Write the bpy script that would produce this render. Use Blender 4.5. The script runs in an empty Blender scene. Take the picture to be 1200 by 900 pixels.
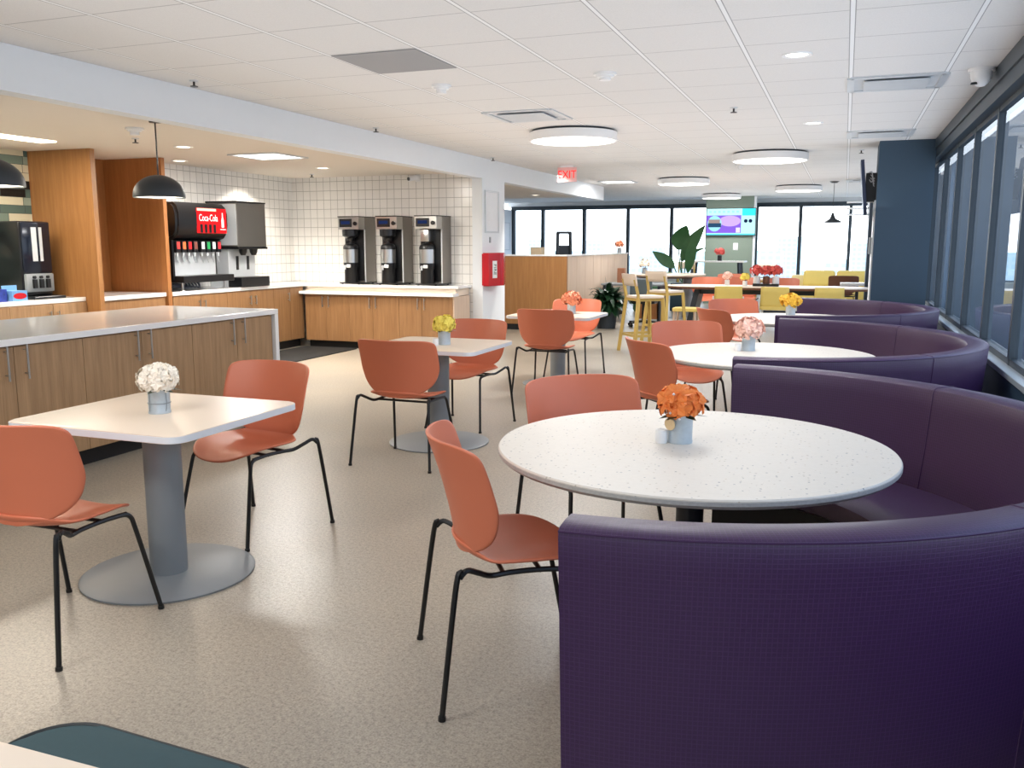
import bpy, bmesh, math, random
from mathutils import Vector, Matrix, noise
PI = math.pi
SC = bpy.context.scene
COL = SC.collection
R = math.radians

# ------------------------------------------------------------------ helpers
def lin(c):
    o = []
    for v in c[:3]:
        v = v / 255.0
        o.append(v / 12.92 if v <= 0.04045 else ((v + 0.055) / 1.055) ** 2.4)
    return (o[0], o[1], o[2], 1.0)

def B(): return bmesh.new()

def obj(name, bm, m, parent=None, smooth=True, uv=False):
    me = bpy.data.meshes.new(name)
    bmesh.ops.recalc_face_normals(bm, faces=bm.faces)
    bm.to_mesh(me); bm.free()
    if m: me.materials.append(m)
    o = bpy.data.objects.new(name, me)
    COL.objects.link(o)
    if parent: o.parent = parent
    if smooth:
        me.polygons.foreach_set('use_smooth', [True] * len(me.polygons))
        try: me.set_sharp_from_angle(angle=R(38))
        except Exception: pass
    return o

def thing(name, label, cat, loc=(0, 0, 0), rz=0.0, group=None):
    o = bpy.data.objects.new(name, None)
    o.empty_display_size = 0.1
    COL.objects.link(o)
    o.location = loc; o.rotation_euler = (0, 0, rz)
    return tag(o, label, cat, group)

def tag(o, label, cat, group=None):
    o['label'] = label; o['category'] = cat
    if group: o['group'] = group
    return o

def struct(name, bm, m, parent=None, smooth=False):
    o = obj(name, bm, m, parent, smooth)
    if not parent: o['kind'] = 'structure'
    return o

def dup(root, loc=None, rz=None, label=None, group=None):
    r = root.copy(); COL.objects.link(r)
    if loc is not None: r.location = loc
    if rz is not None: r.rotation_euler = (0, 0, rz)
    if label: r['label'] = label
    if group: r['group'] = group
    for ch in list(root.children):
        c = ch.copy(); COL.objects.link(c); c.parent = r
        for g in list(ch.children):
            d = g.copy(); COL.objects.link(d); d.parent = c
    return r

def box(bm, x0, x1, y0, y1, z0, z1, bev=0.0, seg=2):
    vs = [bm.verts.new((x, y, z)) for x in (x0, x1) for y in (y0, y1) for z in (z0, z1)]
    idx = [(0, 1, 3, 2), (4, 6, 7, 5), (0, 4, 5, 1), (2, 3, 7, 6), (0, 2, 6, 4), (1, 5, 7, 3)]
    fs = [bm.faces.new([vs[i] for i in f]) for f in idx]
    if bev > 0:
        es = list({e for f in fs for e in f.edges})
        bmesh.ops.bevel(bm, geom=es, offset=bev, segments=seg, affect='EDGES', profile=0.5)
    return bm

def bx(*a, **k): return box(B(), *a, **k)

def prism(bm, pts, z0, z1, bev=0.0, seg=2):
    a = [bm.verts.new((p[0], p[1], z0)) for p in pts]
    b = [bm.verts.new((p[0], p[1], z1)) for p in pts]
    n = len(pts)
    f0 = bm.faces.new(a[::-1]); f1 = bm.faces.new(b)
    for i in range(n): bm.faces.new((a[i], a[(i + 1) % n], b[(i + 1) % n], b[i]))
    if bev > 0:
        bmesh.ops.bevel(bm, geom=list(f0.edges) + list(f1.edges), offset=bev, segments=seg, affect='EDGES', profile=0.5)
    return bm

def rrect(cx, cy, w, h, r, n=6):
    pts = []
    for (sx, sy, a0) in ((1, 1, 0), (-1, 1, 90), (-1, -1, 180), (1, -1, 270)):
        ox, oy = cx + sx * (w / 2 - r), cy + sy * (h / 2 - r)
        for i in range(n + 1):
            a = R(a0 + 90 * i / n)
            pts.append((ox + r * math.cos(a), oy + r * math.sin(a)))
    return pts

def lathe(bm, prof, n=32, c=(0, 0, 0), sx=1.0, sy=1.0):
    rings = []
    for (r, z) in prof:
        if r < 1e-5: rings.append([bm.verts.new((c[0], c[1], c[2] + z))])
        else: rings.append([bm.verts.new((c[0] + sx * r * math.cos(2 * PI * i / n), c[1] + sy * r * math.sin(2 * PI * i / n), c[2] + z)) for i in range(n)])
    for a, b in zip(rings, rings[1:]):
        if len(a) == 1 and len(b) == 1: continue
        for i in range(n):
            j = (i + 1) % n
            if len(a) == 1: bm.faces.new((a[0], b[j], b[i]))
            elif len(b) == 1: bm.faces.new((a[i], a[j], b[0]))
            else: bm.faces.new((a[i], a[j], b[j], b[i]))
    return bm

def catmull(P, k=5):
    P = [Vector(p) for p in P]; out = []
    for i in range(len(P) - 1):
        p0 = P[max(i - 1, 0)]; p1 = P[i]; p2 = P[i + 1]; p3 = P[min(i + 2, len(P) - 1)]
        for j in range(k):
            t = j / k
            out.append(0.5 * ((2 * p1) + (-p0 + p2) * t + (2 * p0 - 5 * p1 + 4 * p2 - p3) * t * t + (-p0 + 3 * p1 - 3 * p2 + p3) * t ** 3))
    out.append(P[-1]); return out

def tube(bm, pts, r, n=8, closed=False, r1=None):
    pts = [Vector(p) for p in pts]
    m = len(pts); rings = []
    t0 = (pts[1] - pts[0]).normalized()
    u = t0.orthogonal().normalized()
    for i, p in enumerate(pts):
        if closed: t = (pts[(i + 1) % m] - pts[i - 1]).normalized()
        else: t = (pts[min(i + 1, m - 1)] - pts[max(i - 1, 0)]).normalized()
        u = (u - t * u.dot(t)).normalized(); v = t.cross(u)
        rr = r if r1 is None else r + (r1 - r) * i / (m - 1)
        rings.append([bm.verts.new(p + (u * math.cos(2 * PI * k / n) + v * math.sin(2 * PI * k / n)) * rr) for k in range(n)])
    for i in range(m if closed else m - 1):
        a, b = rings[i], rings[(i + 1) % m]
        for k in range(n): bm.faces.new((a[k], a[(k + 1) % n], b[(k + 1) % n], b[k]))
    if not closed:
        bm.faces.new(rings[0][::-1]); bm.faces.new(rings[-1])
    return bm

def cyl(bm, p0, p1, r0, r1=None, n=20): return tube(bm, [p0, p1], r0, n, False, r0 if r1 is None else r1)

def bar(bm, p0, p1, w, d, up=(0, 0, 1)):
    p0 = Vector(p0); p1 = Vector(p1); t = (p1 - p0).normalized()
    u = Vector(up); u = (u - t * u.dot(t))
    u = u.normalized() if u.length > 1e-4 else t.orthogonal().normalized()
    v = t.cross(u)
    A = []
    for p in (p0, p1):
        A.append([bm.verts.new(p + v * sx * w / 2 + u * sy * d / 2) for sx, sy in ((-1, -1), (1, -1), (1, 1), (-1, 1))])
    for k in range(4): bm.faces.new((A[0][k], A[0][(k + 1) % 4], A[1][(k + 1) % 4], A[1][k]))
    bm.faces.new(A[0][::-1]); bm.faces.new(A[1])
    return bm

def surf(bm, f, nu, nv, closeu=False, uvf=None):
    V = [[bm.verts.new(f(i / nu, j / nv)) for j in range(nv + 1)] for i in range(nu + (0 if closeu else 1))]
    lay = bm.loops.layers.uv.verify() if uvf else None
    for i in range(nu):
        for j in range(nv):
            ii = (i + 1) % len(V)
            fc = bm.faces.new((V[i][j], V[ii][j], V[ii][j + 1], V[i][j + 1]))
            if uvf:
                for l, (a, b) in zip(fc.loops, ((i, j), (i + 1, j), (i + 1, j + 1), (i, j + 1))): l[lay].uv = uvf(a / nu, b / nv)
    return V

def text_obj(name, s, size, m, parent, mat4, ext=0.001, align='CENTER', sx=1.0):
    cu = bpy.data.curves.new('txt', 'FONT'); cu.body = s; cu.size = size
    cu.align_x = align; cu.align_y = 'CENTER'; cu.extrude = ext
    t = bpy.data.objects.new('txt', cu); COL.objects.link(t)
    dg = bpy.context.evaluated_depsgraph_get(); dg.update()
    me = bpy.data.meshes.new_from_object(t.evaluated_get(dg))
    bpy.data.objects.remove(t); bpy.data.curves.remove(cu)
    me.transform(mat4 @ Matrix.Diagonal((sx, 1, 1, 1)))
    me.materials.clear(); me.materials.append(m)
    o = bpy.data.objects.new(name, me); COL.objects.link(o); o.parent = parent
    return o

# text frames: letters lie in XY of the text; map to a wall
def face_negy(x, y, z): return Matrix.Translation((x, y, z)) @ Matrix.Rotation(PI / 2, 4, 'X')
def face_posx(x, y, z): return Matrix.Translation((x, y, z)) @ Matrix.Rotation(PI / 2, 4, 'Z') @ Matrix.Rotation(PI / 2, 4, 'X')

# ------------------------------------------------------------------ materials
class NT:
    def __init__(s, name):
        s.m = bpy.data.materials.new(name); s.m.use_nodes = True
        s.t = s.m.node_tree; s.t.nodes.clear()
        s.out = s.n('ShaderNodeOutputMaterial')
    def n(s, typ, **k):
        nd = s.t.nodes.new(typ)
        for a, v in k.items():
            if a.startswith('i_'): nd.inputs[a[2:].replace('_', ' ')].default_value = v
            else: setattr(nd, a, v)
        return nd
    def l(s, a, b): s.t.links.new(a, b)
    def math(s, op, a, b=None):
        nd = s.n('ShaderNodeMath', operation=op)
        for i, v in enumerate((a, b)):
            if v is None: continue
            if isinstance(v, (int, float)): nd.inputs[i].default_value = v
            else: s.l(v, nd.inputs[i])
        return nd.outputs[0]
    def mix(s, fac, a, b):
        nd = s.n('ShaderNodeMix', data_type='RGBA')
        for sock, v in ((nd.inputs[0], fac), (nd.inputs[6], a), (nd.inputs[7], b)):
            if isinstance(v, (int, float, tuple)): sock.default_value = v
            else: s.l(v, sock)
        return nd.outputs[2]
    def bsdf(s, **k):
        p = s.n('ShaderNodeBsdfPrincipled'); s.l(p.outputs[0], s.out.inputs[0]); s.p = p
        for a, v in k.items(): p.inputs[a.replace('_', ' ')].default_value = v
        return p
    def coord(s, kind='Object'): return s.n('ShaderNodeTexCoord').outputs[kind]
    def mapping(s, v, scale=(1, 1, 1), loc=(0, 0, 0)):
        mp = s.n('ShaderNodeMapping'); mp.inputs['Scale'].default_value = scale; mp.inputs['Location'].default_value = loc
        s.l(v, mp.inputs[0]); return mp.outputs[0]
    def noise(s, v, scale, detail=3, rough=0.55):
        nd = s.n('ShaderNodeTexNoise'); nd.inputs['Scale'].default_value = scale; nd.inputs['Detail'].default_value = detail
        nd.inputs['Roughness'].default_value = rough; s.l(v, nd.inputs['Vector']); return nd.outputs[0]
    def ramp(s, f, stops, interp='LINEAR'):
        nd = s.n('ShaderNodeValToRGB'); cr = nd.color_ramp; cr.interpolation = interp
        while len(cr.elements) < len(stops): cr.elements.new(0.5)
        for e, (p, c) in zip(cr.elements, stops): e.position = p; e.color = c
        s.l(f, nd.inputs[0]); return nd.outputs[0]
    def bump(s, h, strength=0.2, dist=0.01):
        nd = s.n('ShaderNodeBump'); nd.inputs['Strength'].default_value = strength; nd.inputs['Distance'].default_value = dist
        s.l(h, nd.inputs['Height']); s.l(nd.outputs[0], s.p.inputs['Normal'])

def plain(name, c, rough=0.5, metal=0.0, var=0.06, scale=9.0, bump=0.0, spec=0.5, coat=0.0):
    t = NT(name); p = t.bsdf(Roughness=rough, Metallic=metal)
    p.inputs['Specular IOR Level'].default_value = spec
    if coat: p.inputs['Coat Weight'].default_value = coat
    c = lin(c)
    nz = t.noise(t.coord(), scale, 4)
    a = tuple(max(0, v * (1 - var)) for v in c[:3]) + (1,); b = tuple(min(1, v * (1 + var)) for v in c[:3]) + (1,)
    t.l(t.mix(nz, a, b), p.inputs['Base Color'])
    if bump: t.bump(t.noise(t.coord(), scale * 30, 2), bump, 0.002)
    return t.m

def emis(name, c, strength):
    t = NT(name); e = t.n('ShaderNodeEmission'); e.inputs[0].default_value = lin(c); e.inputs[1].default_value = strength
    t.l(e.outputs[0], t.out.inputs[0]); return t.m

def wood(name, dark, light, rough=0.45, grain=(14, 14, 0.9), rot=False):
    t = NT(name); p = t.bsdf(Roughness=rough)
    v = t.mapping(t.coord(), grain)
    n1 = t.noise(v, 1.6, 6, 0.65)
    n2 = t.noise(t.mapping(t.coord(), (grain[0] * 8, grain[1] * 8, grain[2] * 4)), 1.0, 3, 0.6)
    f = t.math('ADD', t.math('MULTIPLY', n1, 0.7), t.math('MULTIPLY', n2, 0.3))
    t.l(t.ramp(f, [(0.3, lin(dark)), (0.68, lin(light))]), p.inputs['Base Color'])
    t.bump(n2, 0.08, 0.002)
    return t.m

def floor_mat():
    t = NT('polished concrete'); p = t.bsdf(Roughness=0.3)
    v = t.coord()
    big = t.noise(v, 0.7, 2, 0.5); mid = t.noise(v, 2.6, 3, 0.5)
    sp = t.noise(v, 150, 2, 0.6); sp2 = t.noise(v, 60, 3, 0.75)
    base = t.ramp(t.math('ADD', t.math('MULTIPLY', big, 0.65), t.math('MULTIPLY', mid, 0.35)),
                  [(0.2, lin((148, 141, 130))), (0.5, lin((162, 153, 139))), (0.8, lin((176, 165, 148)))])
    spk = t.ramp(t.math('ADD', t.math('MULTIPLY', sp, 0.5), t.math('MULTIPLY', sp2, 0.5)), [(0.36, (0.45, 0.43, 0.41, 1)), (0.5, (1, 1, 1, 1)), (0.64, (1.42, 1.4, 1.36, 1))])
    mx = t.n('ShaderNodeMix', data_type='RGBA', blend_type='MULTIPLY'); mx.inputs[0].default_value = 0.75
    t.l(base, mx.inputs[6]); t.l(spk, mx.inputs[7]); t.l(mx.outputs[2], p.inputs['Base Color'])
    t.l(t.math('ADD', t.math('MULTIPLY', mid, 0.12), 0.29), p.inputs['Roughness'])
    return t.m

def ceiling_mat():
    t = NT('ceiling tiles'); p = t.bsdf(Roughness=0.9)
    s = t.n('ShaderNodeSeparateXYZ'); t.l(t.coord(), s.inputs[0])
    def cell(c, off, per):
        f = t.math('FRACT', t.math('DIVIDE', t.math('ADD', c, -off + 100 * per), per))
        return t.math('MULTIPLY', t.math('ABSOLUTE', t.math('SUBTRACT', f, 0.5)), per)   # distance from tile centre
    dx = cell(s.outputs[0], -0.03, 0.618); dy = cell(s.outputs[1], 4.384, 0.645)
    bar = t.math('GREATER_THAN', dx, 0.309 - 0.011)
    edge = t.math('GREATER_THAN', dx, 0.309 - 0.0165)
    cross = t.math('GREATER_THAN', dy, 0.3225 - 0.0045)
    nz = t.noise(t.coord(), 160, 2)
    c = t.mix(nz, lin((214, 212, 210)), lin((232, 230, 228)))
    c = t.mix(cross, c, lin((178, 176, 175)))
    c = t.mix(edge, c, lin((160, 159, 159)))
    c = t.mix(bar, c, lin((240, 240, 240)))
    t.l(c, p.inputs['Base Color'])
    return t.m

def tile_mat(name, axis, w, h, c1, c2, grout, rough=0.18):
    t = NT(name); p = t.bsdf(Roughness=rough)
    s = t.n('ShaderNodeSeparateXYZ'); t.l(t.coord(), s.inputs[0])
    cb = t.n('ShaderNodeCombineXYZ'); t.l(s.outputs[axis], cb.inputs[0]); t.l(s.outputs[2], cb.inputs[1])
    b = t.n('ShaderNodeTexBrick'); b.offset = 0; b.squash = 1
    for k, v in (('Scale', 1.0), ('Mortar Size', 0.0035), ('Mortar Smooth', 0.1), ('Brick Width', w), ('Row Height', h), ('Bias', 0.0)): b.inputs[k].default_value = v
    b.inputs['Color1'].default_value = lin(c1); b.inputs['Color2'].default_value = lin(c2); b.inputs['Mortar'].default_value = lin(grout)
    t.l(cb.outputs[0], b.inputs['Vector']); t.l(b.outputs['Color'], p.inputs['Base Color'])
    t.l(t.math('ADD', t.math('MULTIPLY', b.outputs['Fac'], 0.6), rough), p.inputs['Roughness'])
    t.bump(t.math('SUBTRACT', 1.0, b.outputs['Fac']), 0.4, 0.003)
    return t.m

def green_tile_mat():
    t = NT('green glass tiles'); p = t.bsdf(Roughness=0.15)
    s = t.n('ShaderNodeSeparateXYZ'); t.l(t.coord(), s.inputs[0])
    rz = t.math('DIVIDE', s.outputs[2], 0.085); row = t.math('FLOOR', rz)
    wn0 = t.n('ShaderNodeTexWhiteNoise', noise_dimensions='1D'); t.l(row, wn0.inputs['W'])
    cy_ = t.math('ADD', t.math('DIVIDE', s.outputs[1], 0.3), wn0.outputs[0]); c_ = t.math('FLOOR', cy_)
    cb = t.n('ShaderNodeCombineXYZ'); t.l(c_, cb.inputs[0]); t.l(row, cb.inputs[1])
    wn = t.n('ShaderNodeTexWhiteNoise', noise_dimensions='2D'); t.l(cb.outputs[0], wn.inputs['Vector'])
    col = t.ramp(wn.outputs[0], [(0, lin((215, 210, 185))), (0.3, lin((120, 140, 130))), (0.55, lin((90, 112, 106))), (0.75, lin((150, 165, 152))), (0.9, lin((22, 28, 30)))], 'CONSTANT')
    g1 = t.math('LESS_THAN', t.math('FRACT', rz), 0.05); g2 = t.math('LESS_THAN', t.math('FRACT', cy_), 0.02)
    t.l(t.mix(t.math('MAXIMUM', g1, g2), col, lin((70, 80, 78))), p.inputs['Base Color'])
    return t.m

def terrazzo_mat():
    t = NT('white terrazzo'); p = t.bsdf(Roughness=0.45)
    v = t.coord()
    vo = t.n('ShaderNodeTexVoronoi', feature='F1'); vo.inputs['Scale'].default_value = 62; t.l(v, vo.inputs['Vector'])
    wn = t.n('ShaderNodeSeparateColor'); t.l(vo.outputs['Color'], wn.inputs[0])
    chip = t.math('MULTIPLY', t.math('LESS_THAN', vo.outputs['Distance'], 0.24), t.math('GREATER_THAN', wn.outputs[0], 0.72))
    cc = t.ramp(wn.outputs[1], [(0, lin((186, 176, 160))), (0.4, lin((150, 148, 150))), (0.7, lin((202, 188, 166))), (0.9, lin((112, 110, 114)))], 'CONSTANT')
    base = t.mix(t.noise(v, 60, 3), lin((222, 214, 202)), lin((232, 224, 212)))
    t.l(t.mix(t.math('MULTIPLY', chip, 0.8), base, cc), p.inputs['Base Color'])
    return t.m

def vinyl_mat(name, c, line):
    t = NT(name); p = t.bsdf(Roughness=0.42); p.inputs['Specular IOR Level'].default_value = 0.6
    uv = t.n('ShaderNodeTexCoord').outputs['UV']
    b = t.n('ShaderNodeTexBrick'); b.offset = 0; b.squash = 1
    for k, v in (('Scale', 1.0), ('Mortar Size', 0.0012), ('Mortar Smooth', 0.3), ('Brick Width', 0.011), ('Row Height', 0.011)): b.inputs[k].default_value = v
    t.l(uv, b.inputs['Vector'])
    nz = t.noise(t.mapping(uv, (90, 90, 1)), 1.0, 2)
    k = t.math('MULTIPLY', b.outputs['Fac'], t.math('ADD', nz, 0.1))
    t.l(t.mix(k, lin(c), lin(line)), p.inputs['Base Color'])
    t.bump(t.math('SUBTRACT', 1.0, b.outputs['Fac']), 0.25, 0.0015)
    return t.m

def glass_mat(name, tint, ior=1.5):
    t = NT(name)
    tr = t.n('ShaderNodeBsdfTransparent'); tr.inputs[0].default_value = tint
    gl = t.n('ShaderNodeBsdfGlossy'); gl.inputs['Roughness'].default_value = 0.0; gl.inputs['Color'].default_value = (0.9, 0.95, 1, 1)
    lw = t.n('ShaderNodeLayerWeight'); lw.inputs['Blend'].default_value = 0.5; f0 = ((ior - 1) / (ior + 1)) ** 2
    fr = t.math('ADD', t.math('MULTIPLY', t.math('POWER', lw.outputs['Facing'], 5.0), 1 - f0), f0)
    mx = t.n('ShaderNodeMixShader'); t.l(fr, mx.inputs[0]); t.l(tr.outputs[0], mx.inputs[1]); t.l(gl.outputs[0], mx.inputs[2])
    t.l(mx.outputs[0], t.out.inputs[0]); return t.m

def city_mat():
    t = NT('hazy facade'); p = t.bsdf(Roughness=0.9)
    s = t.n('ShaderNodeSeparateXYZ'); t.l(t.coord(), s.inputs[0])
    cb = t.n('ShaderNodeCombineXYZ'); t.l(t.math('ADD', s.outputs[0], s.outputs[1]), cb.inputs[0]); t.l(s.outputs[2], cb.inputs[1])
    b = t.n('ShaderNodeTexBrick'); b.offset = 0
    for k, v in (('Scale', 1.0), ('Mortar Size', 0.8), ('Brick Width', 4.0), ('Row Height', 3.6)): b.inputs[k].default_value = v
    b.inputs['Color1'].default_value = lin((164, 186, 194)); b.inputs['Color2'].default_value = lin((172, 190, 196)); b.inputs['Mortar'].default_value = lin((184, 196, 200))  # pale tones carry the distance haze in the facade colour
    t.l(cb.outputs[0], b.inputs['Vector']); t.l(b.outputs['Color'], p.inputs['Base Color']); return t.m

M = {}
M['floor'] = floor_mat(); M['ceiling'] = ceiling_mat()
M['white'] = plain('white paint', (232, 236, 240), 0.7, var=0.015)
M['soffit'] = plain('soffit paint', (226, 218, 208), 0.8, var=0.015)
M['tile_back'] = tile_mat('white wall tiles back', 0, 0.117, 0.132, (240, 238, 234), (234, 232, 228), (168, 166, 162))
M['tile_left'] = tile_mat('white wall tiles left', 1, 0.117, 0.132, (240, 238, 234), (234, 232, 228), (168, 166, 162))
M['green_tile'] = green_tile_mat()
M['oak'] = wood('oak panel', (146, 98, 54), (176, 126, 76))
M['oak_dark'] = wood('oak panel shaded', (142, 90, 48), (172, 116, 66))  # same oak as the panel above, with shade put into its colour
M['oak_grey'] = wood('oak door veneer', (140, 108, 76), (182, 146, 108))
M['oak_warm'] = wood('oak counter door', (128, 90, 56), (160, 120, 80))
M['oak_pale'] = wood('pale oak slats', (196, 170, 148), (218, 194, 172))
M['quartz'] = plain('white quartz', (240, 240, 240), 0.12, var=0.02, coat=0.2)
M['laminate'] = plain('pale maple laminate', (230, 212, 192), 0.35, var=0.02, scale=4)
M['laminate_edge'] = plain('white table edge', (226, 228, 232), 0.4, var=0.01)
M['terrazzo'] = terrazzo_mat()
M['terrazzo_edge'] = plain('speckled grey edge', (182, 180, 176), 0.4, var=0.25, scale=90)
M['grey_metal'] = plain('grey powder coat', (136, 142, 146), 0.45, var=0.02)
M['dark_post'] = plain('charcoal powder coat', (40, 48, 56), 0.45, var=0.03)
M['black_metal'] = plain('black metal', (16, 17, 18), 0.35, var=0.03)
M['terracotta'] = plain('terracotta shell', (206, 114, 82), 0.42, var=0.02, bump=0.04)
M['purple'] = vinyl_mat('purple vinyl', (54, 25, 66), (70, 38, 86))
M['purple_plain'] = plain('purple vinyl trim', (58, 28, 70), 0.42, var=0.04, scale=30)
M['black'] = plain('black plinth', (14, 14, 16), 0.6)
M['black_plastic'] = plain('black plastic', (18, 19, 22), 0.28)
M['navy'] = plain('navy paint', (50, 72, 90), 0.55, var=0.02)
M['frame_dark'] = plain('dark anodised frame', (52, 62, 70), 0.4, metal=0.3, var=0.03)
M['frame_mid'] = plain('grey anodised frame', (120, 134, 144), 0.35, metal=0.5, var=0.03)
M['sill'] = plain('grey stone sill', (168, 178, 184), 0.3, var=0.05)
M['steel'] = plain('brushed steel', (190, 190, 188), 0.28, metal=1.0, var=0.05, scale=3)
M['steel_dark'] = plain('dull steel', (140, 136, 132), 0.4, metal=0.9, var=0.04, scale=3)
M['steel_light'] = plain('bright steel panel', (206, 210, 214), 0.45, metal=0.3, var=0.03)
M['galv'] = plain('galvanised metal', (186, 198, 206), 0.38, metal=0.35, var=0.12, scale=60)
M['red'] = plain('red gloss', (190, 22, 36), 0.25)
M['white_plastic'] = plain('white plastic', (236, 236, 236), 0.4, var=0.01)
M['grey_panel'] = plain('grey perforated panel', (152, 152, 154), 0.7, var=0.05, scale=300)
M['vent_in'] = plain('vent interior', (196, 200, 204), 0.5)
M['lens'] = emis('lamp lens', (255, 252, 246), 3.2)
M['lens_warm'] = emis('warm lamp lens', (255, 240, 214), 4.0)
M['teal'] = plain('dark teal fabric', (38, 66, 72), 0.75, var=0.08, scale=60, bump=0.1)
M['teal_dark'] = plain('black piping', (12, 22, 26), 0.6)
M['leaf'] = plain('green leaf', (44, 92, 50), 0.4, var=0.3, scale=8)
M['leaf_dark'] = plain('dark leaf', (26, 58, 34), 0.35, var=0.35, scale=8)
M['leaf_light'] = plain('young leaf', (110, 172, 70), 0.4, var=0.2, scale=8)
M['yellow'] = plain('yellow fabric', (232, 204, 112), 0.7, var=0.04)
M['yellow_wood'] = plain('yellow stained wood', (198, 166, 88), 0.45, var=0.05)
M['sage'] = plain('sage paint', (136, 150, 136), 0.7, var=0.02)
M['brown'] = plain('brown leather', (112, 70, 48), 0.5)
M['glass'] = glass_mat('clear window glass', (0.95, 0.98, 1, 1), 1.35)
M['glass_tint'] = glass_mat('tinted window glass', (0.33, 0.36, 0.40, 1), 1.5)
M['city'] = city_mat()
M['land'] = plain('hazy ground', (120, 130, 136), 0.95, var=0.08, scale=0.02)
M['paper'] = plain('poster paper', (232, 232, 234), 0.5, var=0.05, scale=25)
def petal(name, c, var=0.16): return plain(name, c, 0.6, var=var, scale=40)
M['f_white'] = petal('cream petals', (250, 240, 224), 0.05); M['f_yellow'] = petal('yellow petals', (255, 226, 104))
M['f_peach'] = petal('peach petals', (246, 158, 120)); M['f_orange'] = petal('orange petals', (255, 140, 66), 0.2)
M['f_pink'] = petal('blush petals', (248, 200, 184)); M['f_gold'] = petal('golden petals', (255, 192, 60))
M['f_red'] = petal('coral red petals', (214, 84, 76))

# ------------------------------------------------------------------ room shell
CE = 2.64; SO = 2.44
struct('floor', bx(-12, 1.2, -5, 24.4, -0.1, 0), M['floor'])
struct('ceiling', bx(-12, 1.2, -5, 24.4, CE, CE + 0.1), M['ceiling'])
# dropped soffit over the servery and its beam
struct('trim_1', bx(-12, -4.87, -5, 18.0, SO, CE - 0.001), M['soffit'])
struct('trim_2', bx(-4.87, -4.72, -5, 18.0, 2.365, CE - 0.001), M['white'])
# left walls
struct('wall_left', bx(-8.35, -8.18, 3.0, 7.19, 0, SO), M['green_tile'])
struct('wall_left_tile', bx(-7.95, -7.80, 8.26, 11.45, 0, SO), M['tile_left'])
struct('wall_left_niche', bx(-8.3, -8.16, 7.192, 8.262, 0, SO), M['oak_dark'])
struct('wall_left_front', bx(-8.35, -8.18, -5, 3.0, 0, SO), M['white'])
struct('wall_back_tile', bx(-7.95, -4.73, 11.45, 11.6, 0, SO), M['tile_back'])
struct('wall_pillar', bx(-4.87, -4.72, 11.44, 12.3, 0, 2.365), M['white'])
struct('wall_hall', bx(-9.12, -8.97, 11.6, 24.0, 0, CE - 0.2), M['white'])
struct('wall_rear', bx(-8.2, 1.15, -5.0, -4.85, 0, CE), M['white'])
# columns
struct('wall_column_navy', bx(0.305, 0.90, 11.25, 11.95, 0, CE), M['navy'])
struct('trim_3', bx(0.292, 0.305, 11.40, 11.95, 0.0, 1.98), M['white'])
struct('wall_column_dark', bx(0.36, 0.9, 17.0, 17.6, 0, CE), M['dark_post'])
struct('wall_column_sage', bx(-3.30, -2.15, 22.6, 23.4, 0, CE), M['sage'])
struct('trim_4', bx(-2.145, -2.09, 22.6, 22.7, 0, CE), M['white'])

# right window wall: glazing x = 1.0
def window_right():
    w0, w1 = -4.85, 24.0
    struct('wall_right', bx(0.92, 1.03, w0, w1, 0, 0.70), M['navy'])
    struct('trim_5', bx(0.90, 1.03, w0, w1, 0.70, 0.735, bev=0.004), M['sill'])
    b = B(); box(b, 0.90, 1.03, w0, w1, 2.43, CE - 0.0005)
    struct('trim_6', b, M['frame_dark'])
    b = B(); box(b, 0.885, 0.90, w0, w1, 2.53, CE - 0.0005)
    struct('trim_7', b, M['frame_dark'])
    ys = [9.72 - 1.215 * k for k in range(12)][::-1] + [10.93] + [12.15 + 1.215 * k for k in range(10)]
    ys = [y for y in ys if w0 < y < w1]
    n = 1
    for a, c in zip(ys, ys[1:]):
        fr = B()
        box(fr, 0.968, 1.015, a - 0.03, a + 0.03, 0.735, 2.43)
        box(fr, 0.97, 1.012, a + 0.032, c - 0.032, 0.735, 0.775)
        box(fr, 0.97, 1.012, a + 0.032, c - 0.032, 2.39, 2.43)
        f = struct('window_%d' % n, fr, M['frame_dark'])
        g = B(); box(g, 0.985, 1.01, a + 0.03, a + 0.06, 0.775, 2.39)
        obj('window_stop', g, M['frame_mid'], f, smooth=False)
        g = B()
        vs = [g.verts.new((1.002, y, z)) for y, z in ((a + 0.03, 0.77), (c - 0.03, 0.77), (c - 0.03, 2.4), (a + 0.03, 2.4))]
        g.faces.new(vs)
        obj('pane', g, M['glass_tint'], f, smooth=False)
        n += 1
    return n
wn = window_right()
# far window wall y = 24
def window_far(n):
    struct('wall_far', bx(-9.1, 1.1, 24.0, 24.2, 0, 0.55), M['white'])
    struct('trim_8', bx(-8.97, 1.0, 23.88, 24.2, 0.55, 0.58), M['white'])
    struct('trim_9', bx(-8.97, 1.0, 23.9, 24.2, 2.43, 2.53), M['frame_dark'])
    struct('wall_far_upper', bx(-9.1, 1.1, 24.0, 24.2, 2.53, CE), M['white'])
    xs = [-8.93, -8.05, -6.84, -5.60, -4.41, -3.2, -2.2, -1.114, 0.076, 0.99]
    for a, c in zip(xs, xs[1:]):
        fr = B()
        box(fr, a - 0.04, a + 0.04, 23.95, 24.1, 0.58, 2.43)
        box(fr, a + 0.04, c - 0.04, 23.98, 24.06, 0.58, 0.62)
        f = struct('window_%d' % n, fr, M['frame_dark'])
        g = B(); vs = [g.verts.new((x, 24.02, z)) for x, z in ((a + 0.03, 0.6), (c - 0.03, 0.6), (c - 0.03, 2.44), (a + 0.03, 2.44))]
        g.faces.new(vs)
        obj('pane', g, M['glass'], f, smooth=False)
        n += 1
window_far(wn)

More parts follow.
